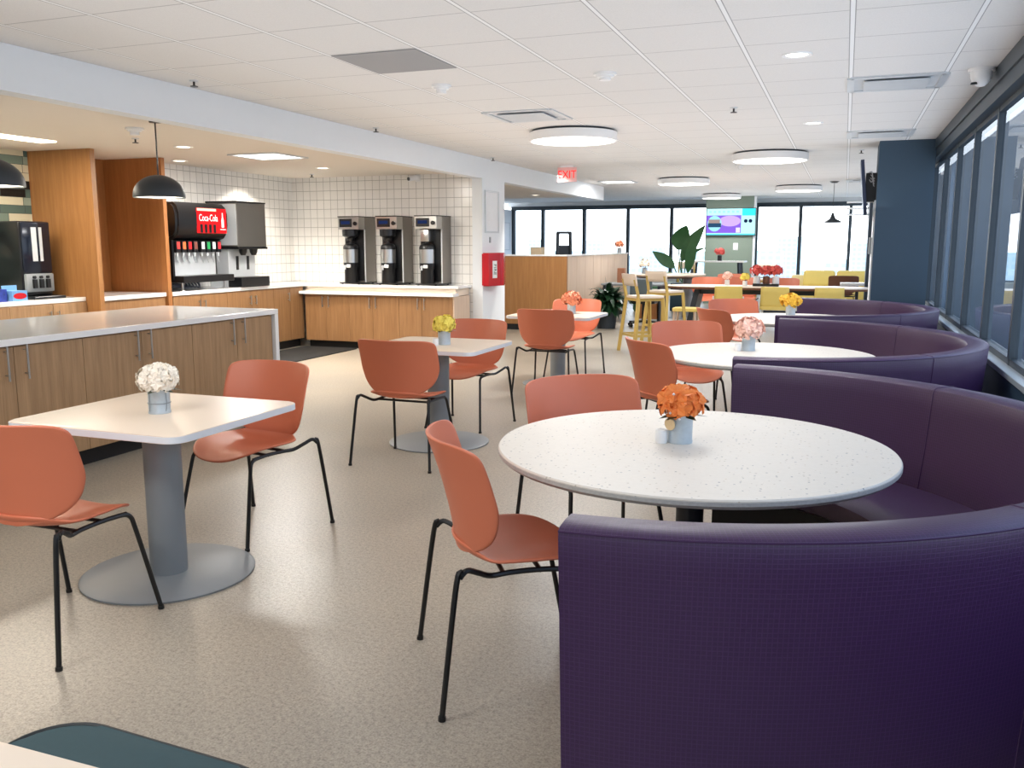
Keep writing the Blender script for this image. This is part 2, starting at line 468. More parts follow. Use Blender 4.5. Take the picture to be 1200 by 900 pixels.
# ------------------------------------------------------------------ ceiling fittings
LAMPS = [((-2.74, 9.15), 'large round drum light on the ceiling nearest the servery beam', 0.46),
         ((-0.98, 12.15), 'round drum light on the ceiling above the purple booths', 0.48),
         ((-2.78, 16.2), 'round drum light just right of the red exit sign', 0.46),
         ((-0.95, 19.0), 'round drum light on the ceiling near the navy column', 0.46),
         ((-2.78, 21.4), 'farthest round drum light, partly behind the wall screen column', 0.45),
         ((-0.96, 4.6), 'fill lamp with no drum above the nearest booth table', 0.43),  # from here on lamps only, added for fill, no drum built
         ((-2.6, 1.6), 'fill lamp with no drum above the nearest aisle', 0.43),
         ((-0.96, -1.8), 'fill lamp with no drum over the back of the room', 0.43)]
def drum(xy, label, r, grp='round drum lights on the ceiling'):
    t = thing('drum_light', label, 'ceiling light', (xy[0], xy[1], CE), 0, grp)
    obj('mount', lathe(B(), [(0, 0), (r * 0.94, 0), (r * 0.94, -0.022), (0, -0.022)], 40), M['dark_post'], t)  # dark disc puts the recess shadow above the drum into colour
    obj('drum', lathe(B(), [(0, -0.022), (r, -0.022), (r, -0.105), (r - 0.02, -0.11), (r - 0.02, -0.102), (0, -0.102)], 56), M['white_plastic'], t)
    obj('lens', lathe(B(), [(0, -0.1075), (r - 0.03, -0.1075), (r - 0.022, -0.104)], 48), M['lens'], t)
    return t
for xy, lb, r in LAMPS[:5]: drum(xy, lb, r)

def lamp(kind, name, loc, energy, size=0.3, color=(1, 1, 1), rot=(0, 0, 0), spot=None, sy=None):
    d = bpy.data.lights.new(name, kind); d.energy = energy; d.color = color
    if kind == 'AREA':
        d.size = size
        if sy: d.shape = 'RECTANGLE'; d.size_y = sy
        else: d.shape = 'DISK'
    elif kind == 'SPOT':
        d.spot_size = spot or R(90); d.spot_blend = 0.7; d.shadow_soft_size = size
    else: d.shadow_soft_size = size
    o = bpy.data.objects.new(name, d); COL.objects.link(o); o.location = loc; o.rotation_euler = rot
    return o
for xx, yy, e in ((-2.9, 0.3, 30), (-0.6, -1.9, 12)): lamp('AREA', 'drum_and_fill_lamp', (xx, yy, CE - 0.14), e, 0.78, (1, 0.985, 0.97))  # added fill lamps near the camera, no drum fitted
for xy, lb, r in LAMPS: lamp('AREA', 'drum_and_fill_lamp', (xy[0], xy[1], CE - 0.14), {4.6: 16, 1.6: 10, -1.8: 12}.get(xy[1], 26), 0.78, (0.98, 0.99, 1.0))  # drum light, and the added fill entries that have no drum

def downlight(x, y, z, label, warm=False, grp=None):
    t = thing('downlight', label, 'ceiling light', (x, y, z), 0, grp)
    obj('trim_ring', lathe(B(), [(0.068, 0), (0.095, 0), (0.092, -0.008), (0.07, -0.006)], 28), M['white_plastic'], t)
    obj('lens', lathe(B(), [(0, -0.003), (0.07, -0.003)], 24), M['lens_warm' if warm else 'lens'], t)
downlight(-0.351, 6.04, CE, 'recessed downlight over the nearest purple booths, the nearer of two')
downlight(-0.363, 9.38, CE, 'recessed downlight over the farther purple booths, the smaller of two')
downlight(-6.324, 7.42, SO, 'recessed downlight in the servery ceiling behind the hanging dome lamp', True)
downlight(-6.363, 10.05, SO, 'recessed downlight in the servery ceiling in front of the coffee brewers', True)
downlight(-7.40, 8.60, SO, 'recessed downlight close over the soda fountain', True)
downlight(-5.84, 16.9, SO, 'recessed downlight in the low ceiling past the white pillar', True)

def troffer(x0, x1, y0, y1, z, label, mat='vent_in', glow=False, grp=None):
    t = thing('ceiling_diffuser', label, 'ceiling vent', ((x0 + x1) / 2, (y0 + y1) / 2, z), 0, grp)
    w, d = (x1 - x0) / 2, (y1 - y0) / 2
    b = B()
    for s in (-1, 1):
        box(b, -w, w, s * d - 0.025 if s < 0 else d - 0.025, s * d + 0.025 if s < 0 else d + 0.025, -0.012, 0)
        box(b, s * w - 0.025, s * w + 0.025, -d, d, -0.012, 0)
    obj('frame', b, M['steel_light'], t, smooth=False)
    if glow:
        obj('lens', bx(-w + 0.025, w - 0.025, -d + 0.025, d - 0.025, -0.006, -0.001), M['lens'], t, smooth=False)
    else:
        obj('backing', bx(-w + 0.025, w - 0.025, -d + 0.025, d - 0.025, -0.003, -0.001), M['vent_in'], t, smooth=False)
        obj('face_plate', bx(-w + 0.09, w - 0.09, -d + 0.09, d - 0.09, -0.022, -0.014, bev=0.003), M[mat], t, smooth=False)
    return t
troffer(-3.12, -2.50, 7.61, 8.25, CE, 'square ceiling air diffuser in front of the largest round drum light')
troffer(-0.03, 0.588, 7.0, 7.58, CE, 'square ceiling diffuser near the window beside the dome camera')
troffer(-0.03, 0.588, 10.2, 10.8, CE, 'ceiling diffuser just in front of the navy column')
troffer(-0.03, 0.588, 3.74, 4.384, CE, 'ceiling diffuser at the top edge, nearest the window')
troffer(-0.03, 0.26, 17.6, 18.2, CE, 'small ceiling diffuser past the navy column beside the wall screen')
troffer(-6.38, -5.78, 8.2, 8.8, SO, 'lit square ceiling panel in the servery soffit', glow=True)
troffer(-4.4, -3.8, 16.4, 16.95, CE, 'lit ceiling panel just right of the exit sign', glow=True)
troffer(-6.7, -6.1, 15.3, 15.8, SO, 'lit ceiling panel in the low ceiling past the white pillar', glow=True)
g = thing('ceiling_grille', 'flat grey perforated panel set in the ceiling tiles above the aisle', 'ceiling vent', (-2.81, 5.35, CE))
obj('perforated_panel', bx(-0.295, 0.295, -0.308, 0.308, -0.006, -0.001), M['grey_panel'], g, smooth=False)
o = obj('linear_light', bx(-0.10, 0.10, -1.0, 1.0, -0.012, -0.001), M['lens_warm'], None, smooth=False); o.location = (-7.22, 5.6, SO)
tag(o, 'long slim light strip in the servery ceiling above the black dispenser', 'ceiling light')

def sprinkler(x, y, z, label, grp='ceiling sprinklers'):
    t = thing('sprinkler', label, 'sprinkler', (x, y, z), 0, grp)
    obj('escutcheon', lathe(B(), [(0, 0), (0.035, 0), (0.03, -0.008), (0, -0.01)], 18), M['steel_light'], t)
    obj('deflector', lathe(B(), [(0.008, -0.008), (0.008, -0.035), (0.028, -0.04), (0.028, -0.045), (0, -0.045)], 14), M['black_metal'], t)
sprinkler(-4.5, 5.43, CE, 'small ceiling sprinkler left of the grey grille, nearest along the beam')
sprinkler(-4.55, 8.2, CE, 'small ceiling sprinkler beside the beam, above the coffee brewers')
sprinkler(-4.58, 11.5, CE, 'small ceiling sprinkler beside the beam at the white pillar')
sprinkler(-0.976, 8.11, CE, 'small ceiling sprinkler in front of the drum light over the booths')
sprinkler(-6.24, 6.68, SO, 'servery ceiling sprinkler beside the hanging dome lamp cord')
sprinkler(-7.06, 10.86, SO, 'servery ceiling sprinkler above the corner of the white tiles')
sprinkler(0.12, 12.2, CE, 'small ceiling sprinkler at the left of the navy column top')
def detector(x, y, z, label, r=0.075, h=0.06):
    t = thing('smoke_detector', label, 'smoke detector', (x, y, z))
    obj('base', lathe(B(), [(0, 0), (r, 0), (r, -0.016), (0, -0.018)], 28), M['white_plastic'], t)
    obj('head', lathe(B(), [(r * 0.8, -0.016), (r * 0.74, -0.03), (r * 0.5, -0.034), (r * 0.5, -h), (0, -h - 0.004)], 24), M['white_plastic'], t)
detector(-2.90, 6.24, CE, 'white smoke detector behind the grey ceiling grille')
detector(-1.63, 6.2, CE, 'white domed detector in the middle of the tiled ceiling', 0.08, 0.05)
detector(-5.70, 6.1, SO, 'white smoke detector in the servery ceiling by the hanging dome lamp')
detector(-1.55, 13.9, CE, 'small white detector past the drum light over the booths', 0.06)
t = thing('dome_camera', 'white dome security camera on the ceiling beside the window', 'camera', (0.80, 6.95, CE))
obj('mount', lathe(B(), [(0, 0), (0.085, 0), (0.085, -0.02), (0, -0.022)], 28), M['white_plastic'], t)
obj('housing', lathe(B(), [(0.07, -0.02), (0.066, -0.06), (0.05, -0.095), (0.025, -0.115), (0, -0.12)], 28), M['white_plastic'], t)
obj('eye', lathe(B(), [(0, 0), (0.022, 0), (0.02, 0.012), (0, 0.014)], 16, (-0.045, -0.03, -0.105)), M['black_plastic'], t)
t = thing('wall_camera', 'small white bullet camera high on the white tiles above the brewers', 'camera', (-5.70, 11.45, 2.40))
obj('bracket', bx(-0.04, 0.04, -0.02, 0, -0.06, 0.03, bev=0.005), M['white_plastic'], t)
obj('camera_body', cyl(B(), (0, -0.02, 0), (-0.06, -0.17, -0.03), 0.035, 0.035), M['white_plastic'], t)
obj('eye', cyl(B(), (-0.06, -0.17, -0.03), (-0.063, -0.177, -0.0315), 0.026), M['black_plastic'], t)

# exit sign
t = thing('exit_sign', 'red EXIT sign hanging from the ceiling by the beam', 'exit sign', (-3.98, 13.0, CE))
obj('canopy', bx(-0.1, 0.1, -0.03, 0.03, -0.03, 0, bev=0.004), M['white_plastic'], t)
obj('plate', bx(-0.15, 0.15, -0.006, 0.006, -0.245, -0.03, bev=0.003), plain('pink edge lit acrylic', (250, 196, 192), 0.2), t)
text_obj('lettering', 'EXIT', 0.165, emis('exit red', (255, 40, 40), 1.1), t, face_negy(0, -0.008, -0.14), 0.0015, sx=0.86)

# pendant domes
def pendant(x, y, label):
    t = thing('pendant_lamp', label, 'pendant lamp', (x, y, SO), 0, 'black dome lamps over the island')
    obj('cord', cyl(B(), (0, 0, 0), (0, 0, -0.43), 0.006, n=8), M['black_plastic'], t)
    obj('canopy', lathe(B(), [(0, 0), (0.05, 0), (0.045, -0.02), (0, -0.022)], 20), M['black_metal'], t)
    r, zt = 0.2, -0.425
    pr = [(0, zt)] + [(r * math.sin(a), zt - 0.17 * (1 - math.cos(a))) for a in [R(9 * k) for k in range(1, 11)]]
    inn = [(rr * 0.97, zz - 0.006 if zz > zt - 0.16 else zz) for rr, zz in pr[::-1]]
    obj('shade', lathe(B(), pr + [(r, zt - 0.18)] + [(r * 0.97, zt - 0.18)] , 40), M['dark_post'], t)
    obj('shade_lining', lathe(B(), [(0.0, zt - 0.012)] + [(r * 0.965 * math.sin(a), zt - 0.012 - 0.16 * (1 - math.cos(a))) for a in [R(9 * k) for k in range(1, 11)]], 40), M['white_plastic'], t)
    obj('bulb', lathe(B(), [(0, -0.46), (0.03, -0.48), (0.045, -0.52), (0.03, -0.555), (0, -0.565)], 18), M['lens_warm'], t)
    lamp('POINT', 'pendant_bulb', (x, y, SO - 0.63), 6, 0.05, (1, 0.85, 0.65))
pendant(-5.2, 5.79, 'black dome pendant lamp hanging in front of the wood niche')
pendant(-5.2, 4.28, 'black dome pendant lamp cut off by the left edge')

# ------------------------------------------------------------------ servery
def handle(parent, p, L=0.2, axis='x', m='steel'):
    # vertical bar pull standing off a door; axis = outward normal
    d = Vector((1, 0, 0)) if axis == 'x' else Vector((0, -1, 0))
    p = Vector(p); b = B()
    q = p + d * 0.03
    cyl(b, q - Vector((0, 0, L / 2)), q + Vector((0, 0, L / 2)), 0.0065, n=10)
    for s in (-1, 1): cyl(b, p + Vector((0, 0, s * L * 0.34)), q + Vector((0, 0, s * L * 0.34)), 0.005, n=8)
    return obj('handle', b, M[m], parent)

def cabinet_x(xf, y0, y1, z1, label, doors, m, depth=0.55, grp=None, hl=0.2, hz=None, toe=0.12):
    """cabinet with doors on the +x face; doors = list of (y0,y1,handle_y)"""
    t = thing('base_cabinet', label, 'cabinet', (xf, (y0 + y1) / 2, 0), 0, grp); yo = (y0 + y1) / 2
    obj('carcass', bx(-depth, -0.022, y0 - yo + 0.001, y1 - yo - 0.001, toe, z1), M[m], t, smooth=False)
    obj('toe_kick', bx(-depth, -0.09, y0 - yo, y1 - yo, 0, toe), M['black'], t, smooth=False)
    for a, c, hy in doors:
        d = obj('door', bx(-0.02, 0, a - yo + 0.002, c - yo - 0.002, toe + 0.004, z1 - 0.006, bev=0.001, seg=1), M[m], t, smooth=False)
        if hy is not None: handle(d, (0, hy - yo, hz if hz else z1 - 0.13), hl)
    return t
def cabinet_y(yf, x0, x1, z1, label, doors, m, depth=0.5, grp=None, hl=0.16, hz=None, toe=0.1):
    xo = (x0 + x1) / 2
    t = thing('base_cabinet', label, 'cabinet', (xo, yf, 0), 0, grp)
    obj('carcass', bx(x0 - xo + 0.001, x1 - xo - 0.001, 0.022, depth, toe, z1), M[m], t, smooth=False)
    obj('toe_kick', bx(x0 - xo, x1 - xo, 0.09, depth, 0, toe), M['black'], t, smooth=False)
    for a, c, hx in doors:
        d = obj('door', bx(a - xo + 0.002, c - xo - 0.002, 0, 0.02, toe + 0.004, z1 - 0.006, bev=0.001, seg=1), M[m], t, smooth=False)
        if hx is not None: handle(d, (hx - xo, 0, hz if hz else z1 - 0.12), hl, 'y')
    return t

# island
IX = -4.62
G = 'oak cabinets of the island'
cabinet_x(IX, 5.40, 6.405, 0.865, 'oak island cabinet at the far end beside the white side panel', [(5.40, 5.93, 5.86), (5.93, 6.405, 6.0)], 'oak_grey', 1.18, G, hz=0.765, hl=0.21)
cabinet_x(IX, 4.365, 5.40, 0.865, 'oak island cabinet behind the cream flower vase', [(4.365, 4.88, 4.82), (4.88, 5.40, 4.945)], 'oak_grey', 1.18, G, hz=0.765, hl=0.21)
cabinet_x(IX, 3.33, 4.365, 0.865, 'oak island cabinet at the left edge with two long handles', [(3.33, 3.85, 3.785), (3.85, 4.365, 3.92)], 'oak_grey', 1.18, G, hz=0.765, hl=0.21)
cabinet_x(IX, 2.30, 3.33, 0.865, 'oak island cabinet nearest the camera, out past the left edge', [(2.30, 2.81, 2.76), (2.81, 3.33, 2.86)], 'oak_grey', 1.18, G, hz=0.765, hl=0.21)
t = thing('island_countertop', 'long white quartz island worktop with a waterfall end panel', 'countertop', (-5.21, 4.38, 0))
obj('worktop', bx(-0.63, 0.615, -2.1, 2.09, 0.868, 0.91, bev=0.003), M['quartz'], t, smooth=False)
obj('end_panel', bx(-0.63, 0.615, 2.04, 2.088, 0, 0.8675, bev=0.002), M['quartz'], t, smooth=False)

# counter along the left wall
t = thing('wood_partition', 'tall oak partition between the black dispenser and the niche', 'partition', (-7.75, 7.22, 0))
obj('panel', bx(-0.409, 0.43, -0.03, 0.03, 0, SO - 0.001), M['oak'], t, smooth=False)
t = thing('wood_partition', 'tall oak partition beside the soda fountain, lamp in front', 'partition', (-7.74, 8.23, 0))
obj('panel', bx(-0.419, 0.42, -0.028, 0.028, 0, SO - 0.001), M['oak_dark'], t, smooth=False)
cabinet_x(-7.50, 6.25, 7.185, 0.87, 'oak wall cabinet under the black dispenser', [(6.25, 6.75, 6.70), (6.75, 7.185, 6.80)], 'oak_grey', 0.6, None, 0.12)
cabinet_x(-7.50, 5.25, 6.25, 0.87, 'oak wall cabinet left of the black dispenser', [(5.25, 5.75, 5.70), (5.75, 6.25, 5.80)], 'oak_grey', 0.6, None, 0.12)
cabinet_x(-7.50, 4.25, 5.25, 0.87, 'oak wall cabinet out past the left edge', [(4.25, 4.75, 4.70), (4.75, 5.25, 4.80)], 'oak_grey', 0.6, None, 0.12)
o = obj('countertop', bx(-0.33, 0.33, -1.47, 1.47, -0.045, 0, bev=0.003), M['quartz'], None, False); o.location = (-7.84, 5.715, 0.916)
tag(o, 'white worktop under the black dispenser along the green tiles', 'countertop')
t = cabinet_x(-7.36, 7.26, 8.19, 0.87, 'oak drawer cabinet inside the wood niche', [], 'oak_warm', 0.78)
obj('drawer', bx(-0.02, 0, -0.46, 0.46, 0.62, 0.862), M['oak_warm'], t, smooth=False)
obj('door', bx(-0.02, 0, -0.46, 0.46, 0.125, 0.612), M['oak_warm'], t, smooth=False)
o = obj('countertop', bx(-0.405, 0.405, -0.465, 0.465, -0.045, 0, bev=0.003), M['quartz'], None, False); o.location = (-7.745, 7.725, 0.916)
tag(o, 'short white worktop inside the wood niche', 'countertop')
G = 'oak wall cabinets under the drinks machines'
cabinet_x(-7.32, 8.27, 9.24, 0.87, 'oak wall cabinet under the soda fountain', [(8.27, 8.75, 8.70), (8.75, 9.24, 8.80)], 'oak_warm', 0.46, G, 0.12)
cabinet_x(-7.32, 9.24, 10.22, 0.87, 'oak wall cabinet under the steel ice dispenser', [(9.24, 9.74, 9.69), (9.74, 10.22, 9.80)], 'oak_warm', 0.46, G, 0.12)
cabinet_x(-7.32, 10.22, 10.95, 0.87, 'oak wall cabinet in the inner corner of the servery', [(10.22, 10.60, 10.55), (10.60, 10.93, None)], 'oak_warm', 0.46, G, 0.12)
o = obj('countertop', bx(-0.245, 0.245, -1.58, 1.58, -0.045, 0, bev=0.003), M['quartz'], None, False); o.location = (-7.55, 9.84, 0.916)
tag(o, 'white worktop under the soda fountain and ice dispenser', 'countertop')
# brewer counter
G = 'oak cabinets under the coffee brewers'
cabinet_y(10.87, -7.25, -6.525, 0.765, 'oak cabinet under the left coffee brewer', [(-7.25, -6.905, -6.95), (-6.905, -6.525, -6.85)], 'oak_warm', 0.5, G, hz=0.66)
cabinet_y(10.87, -6.525, -5.735, 0.765, 'oak cabinet under the middle coffee brewer', [(-6.525, -6.15, -6.19), (-6.15, -5.735, -6.09)], 'oak_warm', 0.5, G, hz=0.66)
cabinet_y(10.87, -5.735, -4.92, 0.765, 'oak cabinet under the right coffee brewer with a pale end', [(-5.735, -5.39, -5.44), (-5.39, -4.92, -5.34)], 'oak_warm', 0.5, G, hz=0.66)
o = obj('end_panel', bx(-4.918, -4.90, 10.87, 11.40, 0.0, 0.765), M['oak_pale'], None, False)
o.location = (0, 0, 0)
tag(o, 'pale slatted end panel of the brewer counter', 'panel')
t = thing('brewer_counter_top', 'two-level pale worktop under the three coffee brewers', 'countertop', (-6.08, 11.1, 0))
obj('lower_ledge', bx(-1.235, 1.19, -0.29, -0.10, 0.768, 0.81, bev=0.003), M['quartz'], t, smooth=False)
obj('riser', bx(-1.235, 1.15, -0.10, 0.345, 0.768, 0.87), M['laminate'], t, smooth=False)
obj('upper_ledge', bx(-1.235, 1.20, -0.14, 0.345, 0.8705, 0.905, bev=0.003), M['quartz'], t, smooth=False)
o = obj('floor_mat', prism(B(), rrect(0, 0, 0.86, 1.75, 0.03), 0, 0.012, 0.003), plain('black rubber', (18, 19, 20), 0.8, var=0.2, scale=120), None)
o.location = (-6.84, 10.0, 0.0); tag(o, 'black rubber mat on the floor in the servery corner', 'floor mat')

# coffee brewers
def brewer(x, label, first=None):
    t = thing('coffee_brewer', label, 'coffee brewer', (x, 11.43, 0.905), 0, 'coffee brewers on the tiled counter')
    w = 0.165
    b = B(); box(b, -w, w, -0.30, 0, 0.03, 0.94, bev=0.004)
    obj('tower', b, M['steel_dark'], t, smooth=False)
    b = B(); box(b, -w, w, -0.475, -0.30, 0.77, 0.94, bev=0.004)
    obj('brew_head', b, M['steel'], t, smooth=False)
    obj('top_lid', bx(-w - 0.003, w + 0.003, -0.48, 0.0, 0.94, 0.952), M['black_plastic'], t, smooth=False)
    p = obj('display', bx(-0.14, 0.06, -0.484, -0.475, 0.80, 0.915, bev=0.003), M['black_plastic'], t, smooth=False)
    obj('indicator', bx(-0.11, 0.03, -0.486, -0.484, 0.84, 0.885), emis('blue lcd', (60, 80, 140), 0.25), p, smooth=False)
    obj('dial', cyl(B(), (0.115, -0.475, 0.85), (0.115, -0.495, 0.85), 0.028), M['black_plastic'], t)
    obj('front_panel', bx(-w + 0.012, w - 0.012, -0.304, -0.30, 0.05, 0.765), M['black_plastic'], t, smooth=False)
    obj('edge_strip', bx(w - 0.012, w + 0.002, -0.31, -0.296, 0.03, 0.77), M['steel_light'], t, smooth=False)
    obj('base_plate', bx(-w, w, -0.475, 0, 0.012, 0.03, bev=0.003), M['black_plastic'], t, smooth=False)
    for sx in (-1, 1):
        for sy in (-0.45, -0.05): obj('foot', cyl(B(), (sx * 0.13, sy, 0), (sx * 0.13, sy, 0.012), 0.016, n=12), M['black_plastic'], t)
    return t
def server(x, label, funnel=True):
    t = thing('coffee_server', label, 'coffee server', (x - 0.025, 11.045, 0.9355), 0, 'insulated coffee servers in the brewers')
    obj('lower_body', lathe(B(), [(0, 0), (0.088, 0), (0.09, 0.01), (0.088, 0.16), (0.1, 0.19), (0.1, 0.245), (0, 0.245)], 28), M['black_plastic'], t)
    obj('steel_jacket', lathe(B(), [(0, 0.245), (0.1, 0.245), (0.1, 0.41), (0, 0.41)], 28), M['steel'], t)
    lid = obj('lid', lathe(B(), [(0.1, 0.41), (0.1, 0.44), (0.085, 0.465), (0.05, 0.48), (0, 0.482)], 28), M['black_plastic'], t)
    obj('lid_knob', lathe(B(), [(0.022, 0.48), (0.02, 0.50), (0, 0.503)], 14), M['black_plastic'], lid)
    b = B(); cyl(b, (-0.02, -0.09, 0.20), (-0.02, -0.135, 0.20), 0.016, n=10); cyl(b, (-0.02, -0.125, 0.215), (-0.02, -0.125, 0.16), 0.013, n=10)
    obj('tap', b, M['steel_light'], t)
    obj('tap_lever', bx(0.0, 0.06, -0.125, -0.10, 0.185, 0.225, bev=0.008), M['white_plastic'], t)
    for c in t.children:
        c.scale = (1.06, 1.06, 1.13)
    return t
for i, x in enumerate((-6.555, -5.955, -5.355)):
    nm = ('left', 'middle', 'right')[i]
    t = brewer(x, ['steel coffee brewer, leftmost of three, nearest the tile corner', 'steel coffee brewer, middle of the three on the tiled counter', 'steel coffee brewer without filter basket, nearest the white pillar'][i])
    if i < 2:
        obj('filter_basket', lathe(B(), [(0, 0.61), (0.05, 0.61), (0.062, 0.65), (0.11, 0.68), (0.115, 0.765), (0, 0.765)], 26, (-0.025, -0.385, 0)), M['black_plastic'], t)
    else:
        obj('spray_bracket', bx(-0.085, 0.035, -0.46, -0.30, 0.60, 0.76, bev=0.006), M['steel'], t)
    server(x, 'black and steel coffee server under the %s coffee brewer' % nm)
for i, x in enumerate((-6.25, -5.655)):
    t = thing('power_outlet', ['wall outlet on the tiles between left and middle brewers', 'wall outlet with hanging cord between middle and right brewers'][i], 'outlet', (x, 11.449, 1.16))
    obj('cover_plate', bx(-0.035, 0.035, -0.006, 0, -0.055, 0.055, bev=0.002), M['white_plastic'], t)
    b = B()
    if i: tube(b, catmull([(0, -0.008, 0.22), (0.01, -0.02, 0.1), (-0.01, -0.03, 0.0), (0.015, -0.02, -0.12), (-0.005, -0.02, -0.2)]), 0.008)
    else: cyl(b, (0, -0.006, -0.02), (0, -0.04, -0.02), 0.022)
    obj('plug', b, M['black_plastic'], t)

# soda fountain (front faces +x)
t = thing('soda_fountain', 'black soda fountain with red lit sign on the left counter', 'drinks dispenser', (-7.38, 8.84, 0.916))
obj('cabinet_body', bx(-0.40, -0.12, -0.47, 0.46, 0.12, 1.03, bev=0.01), M['black_plastic'], t, smooth=False)
b = B()   # bulging hood: profile in (x,z) swept along y
prof = [(-0.40, 0.60), (-0.05, 0.60), (0.03, 0.625), (0.075, 0.68), (0.095, 0.78), (0.095, 0.92), (0.07, 1.0), (0.02, 1.045), (-0.40, 1.05)]
A = [b.verts.new((x, -0.47, z)) for x, z in prof]; C2 = [b.verts.new((x, 0.46, z)) for x, z in prof]
b.faces.new(A); b.faces.new(C2[::-1])
for i in range(len(prof)): b.faces.new((A[i], A[(i + 1) % len(prof)], C2[(i + 1) % len(prof)], C2[i]))
bmesh.ops.bevel(b, geom=[e for f in b.faces if len(f.verts) > 4 for e in f.edges], offset=0.03, segments=3, affect='EDGES')
obj('hood', b, M['black_plastic'], t)
sg = obj('sign_panel', bx(0.088, 0.099, -0.13, 0.41, 0.685, 0.985, bev=0.004), emis('red backlit sign', (226, 36, 40), 1.0), t, smooth=False)
text_obj('lettering', 'Coca-Cola', 0.115, emis('sign white', (255, 245, 240), 1.3), sg, face_posx(0.1, 0.075, 0.865), 0.0006, sx=0.68)
obj('sign_band', bx(0.0992, 0.0998, -0.125, 0.22, 0.95, 0.98), emis('sign cream', (255, 220, 190), 1.2), sg, smooth=False)
b = B()
for k in range(4): prism(b, [(0, 0)], 0, 0) if False else box(b, 0.0992, 0.0998, -0.08 + 0.08 * k, -0.035 + 0.08 * k, 0.69, 0.79)
obj('glass_pictures', b, M['black_plastic'], sg, smooth=False)
b = B()
pts = [(-0.022, 0), (-0.022, 0.09), (-0.01, 0.13), (-0.008, 0.18), (0.008, 0.18), (0.01, 0.13), (0.022, 0.09), (0.022, 0)]
b.faces.new([b.verts.new((0.0998, 0.335 + p[0], 0.755 + p[1])) for p in pts])
obj('bottle_picture', b, emis('sign white b', (255, 250, 245), 1.2), sg, smooth=False)
obj('sign_caption', bx(0.0992, 0.0998, 0.285, 0.39, 0.728, 0.736), emis('sign white c', (255, 250, 245), 1.2), sg, smooth=False)
obj('valve_bar', bx(-0.12, -0.02, -0.45, 0.43, 0.47, 0.60, bev=0.008), M['black_plastic'], t, smooth=False)
cols = [(214, 60, 56), (232, 110, 60), (206, 34, 40), (120, 70, 60), (220, 224, 226), (36, 150, 84), (224, 228, 230), (206, 50, 60)]
for k in range(8):
    y = -0.40 + 0.1 * k + (0.03 if k > 3 else 0)
    v = obj('valve', bx(-0.02, 0.035, y - 0.035, y + 0.035, 0.455, 0.59, bev=0.006), M['black_plastic'], t, smooth=False)
    obj('flavour_label', bx(0.036, 0.039, y - 0.026, y + 0.026, 0.495, 0.58), plain('flavour label %d' % k, cols[k], 0.4), v, smooth=False)
    nz_ = B(); cyl(nz_, (0.01, y, 0.455), (0.01, y, 0.41), 0.014, n=12); bar(nz_, (-0.02, y, 0.44), (0.0, y + 0.03, 0.33), 0.012, 0.004)
    obj('nozzle', nz_, M['steel_light'], v)
obj('side_panel', bx(-0.40, 0.0, -0.472, -0.44, 0.12, 0.60), M['black_plastic'], t, smooth=False)
obj('splash_panel', bx(-0.12, -0.11, -0.44, 0.42, 0.17, 0.47), M['steel_light'], t, smooth=False)
obj('drip_tray', bx(-0.12, 0.14, -0.46, 0.46, 0.10, 0.18, bev=0.008), M['black_plastic'], t, smooth=False)
for y in (-0.4, 0.36):
    for x in (-0.33, 0.06): obj('leg', lathe(B(), [(0, 0), (0.03, 0), (0.026, 0.012), (0.014, 0.02), (0.016, 0.12)], 14, (x, y, 0)), M['steel'], t)
b = B()
for k in range(5): tube(b, catmull([(-0.3, -0.33 + 0.03 * k, 0.10), (-0.2, -0.25 + 0.05 * k, 0.05), (-0.14, -0.1 + 0.06 * k, 0.03), (-0.3, 0.05 + 0.05 * k, 0.10)]), 0.009, 6)
obj('hoses', b, plain('grey hoses', (120, 120, 132), 0.5), t)

t = thing('ice_dispenser', 'steel ice and water dispenser right of the soda fountain', 'ice dispenser', (-7.36, 9.78, 0.916))
obj('upper_bin', bx(-0.42, 0.06, -0.30, 0.30, 0.52, 1.08, bev=0.008), M['steel_dark'], t, smooth=False)
obj('side_panel', bx(-0.41, 0.05, -0.304, -0.30, 0.54, 1.06), M['steel_light'], t, smooth=False)
obj('top_lid', bx(-0.42, 0.066, -0.306, 0.306, 1.08, 1.10, bev=0.004), M['black_plastic'], t, smooth=False)
obj('under_tray', bx(-0.42, 0.07, -0.31, 0.31, 0.49, 0.52, bev=0.004), M['black_plastic'], t, smooth=False)
obj('lower_body', bx(-0.42, -0.12, -0.28, 0.28, 0.0, 0.49), M['steel_light'], t, smooth=False)
for y in (-0.1, 0.12):
    obj('chute', lathe(B(), [(0, 0.49), (0.055, 0.49), (0.05, 0.45), (0.03, 0.41), (0, 0.41)], 18, (-0.02, y, 0)), M['black_plastic'], t)
    obj('lever_slot', bx(-0.12, -0.112, y - 0.025, y + 0.025, 0.22, 0.40, bev=0.003), M['black_plastic'], t)
obj('drip_tray', bx(-0.12, 0.09, -0.30, 0.30, 0.0, 0.13, bev=0.006), M['black_plastic'], t, smooth=False)

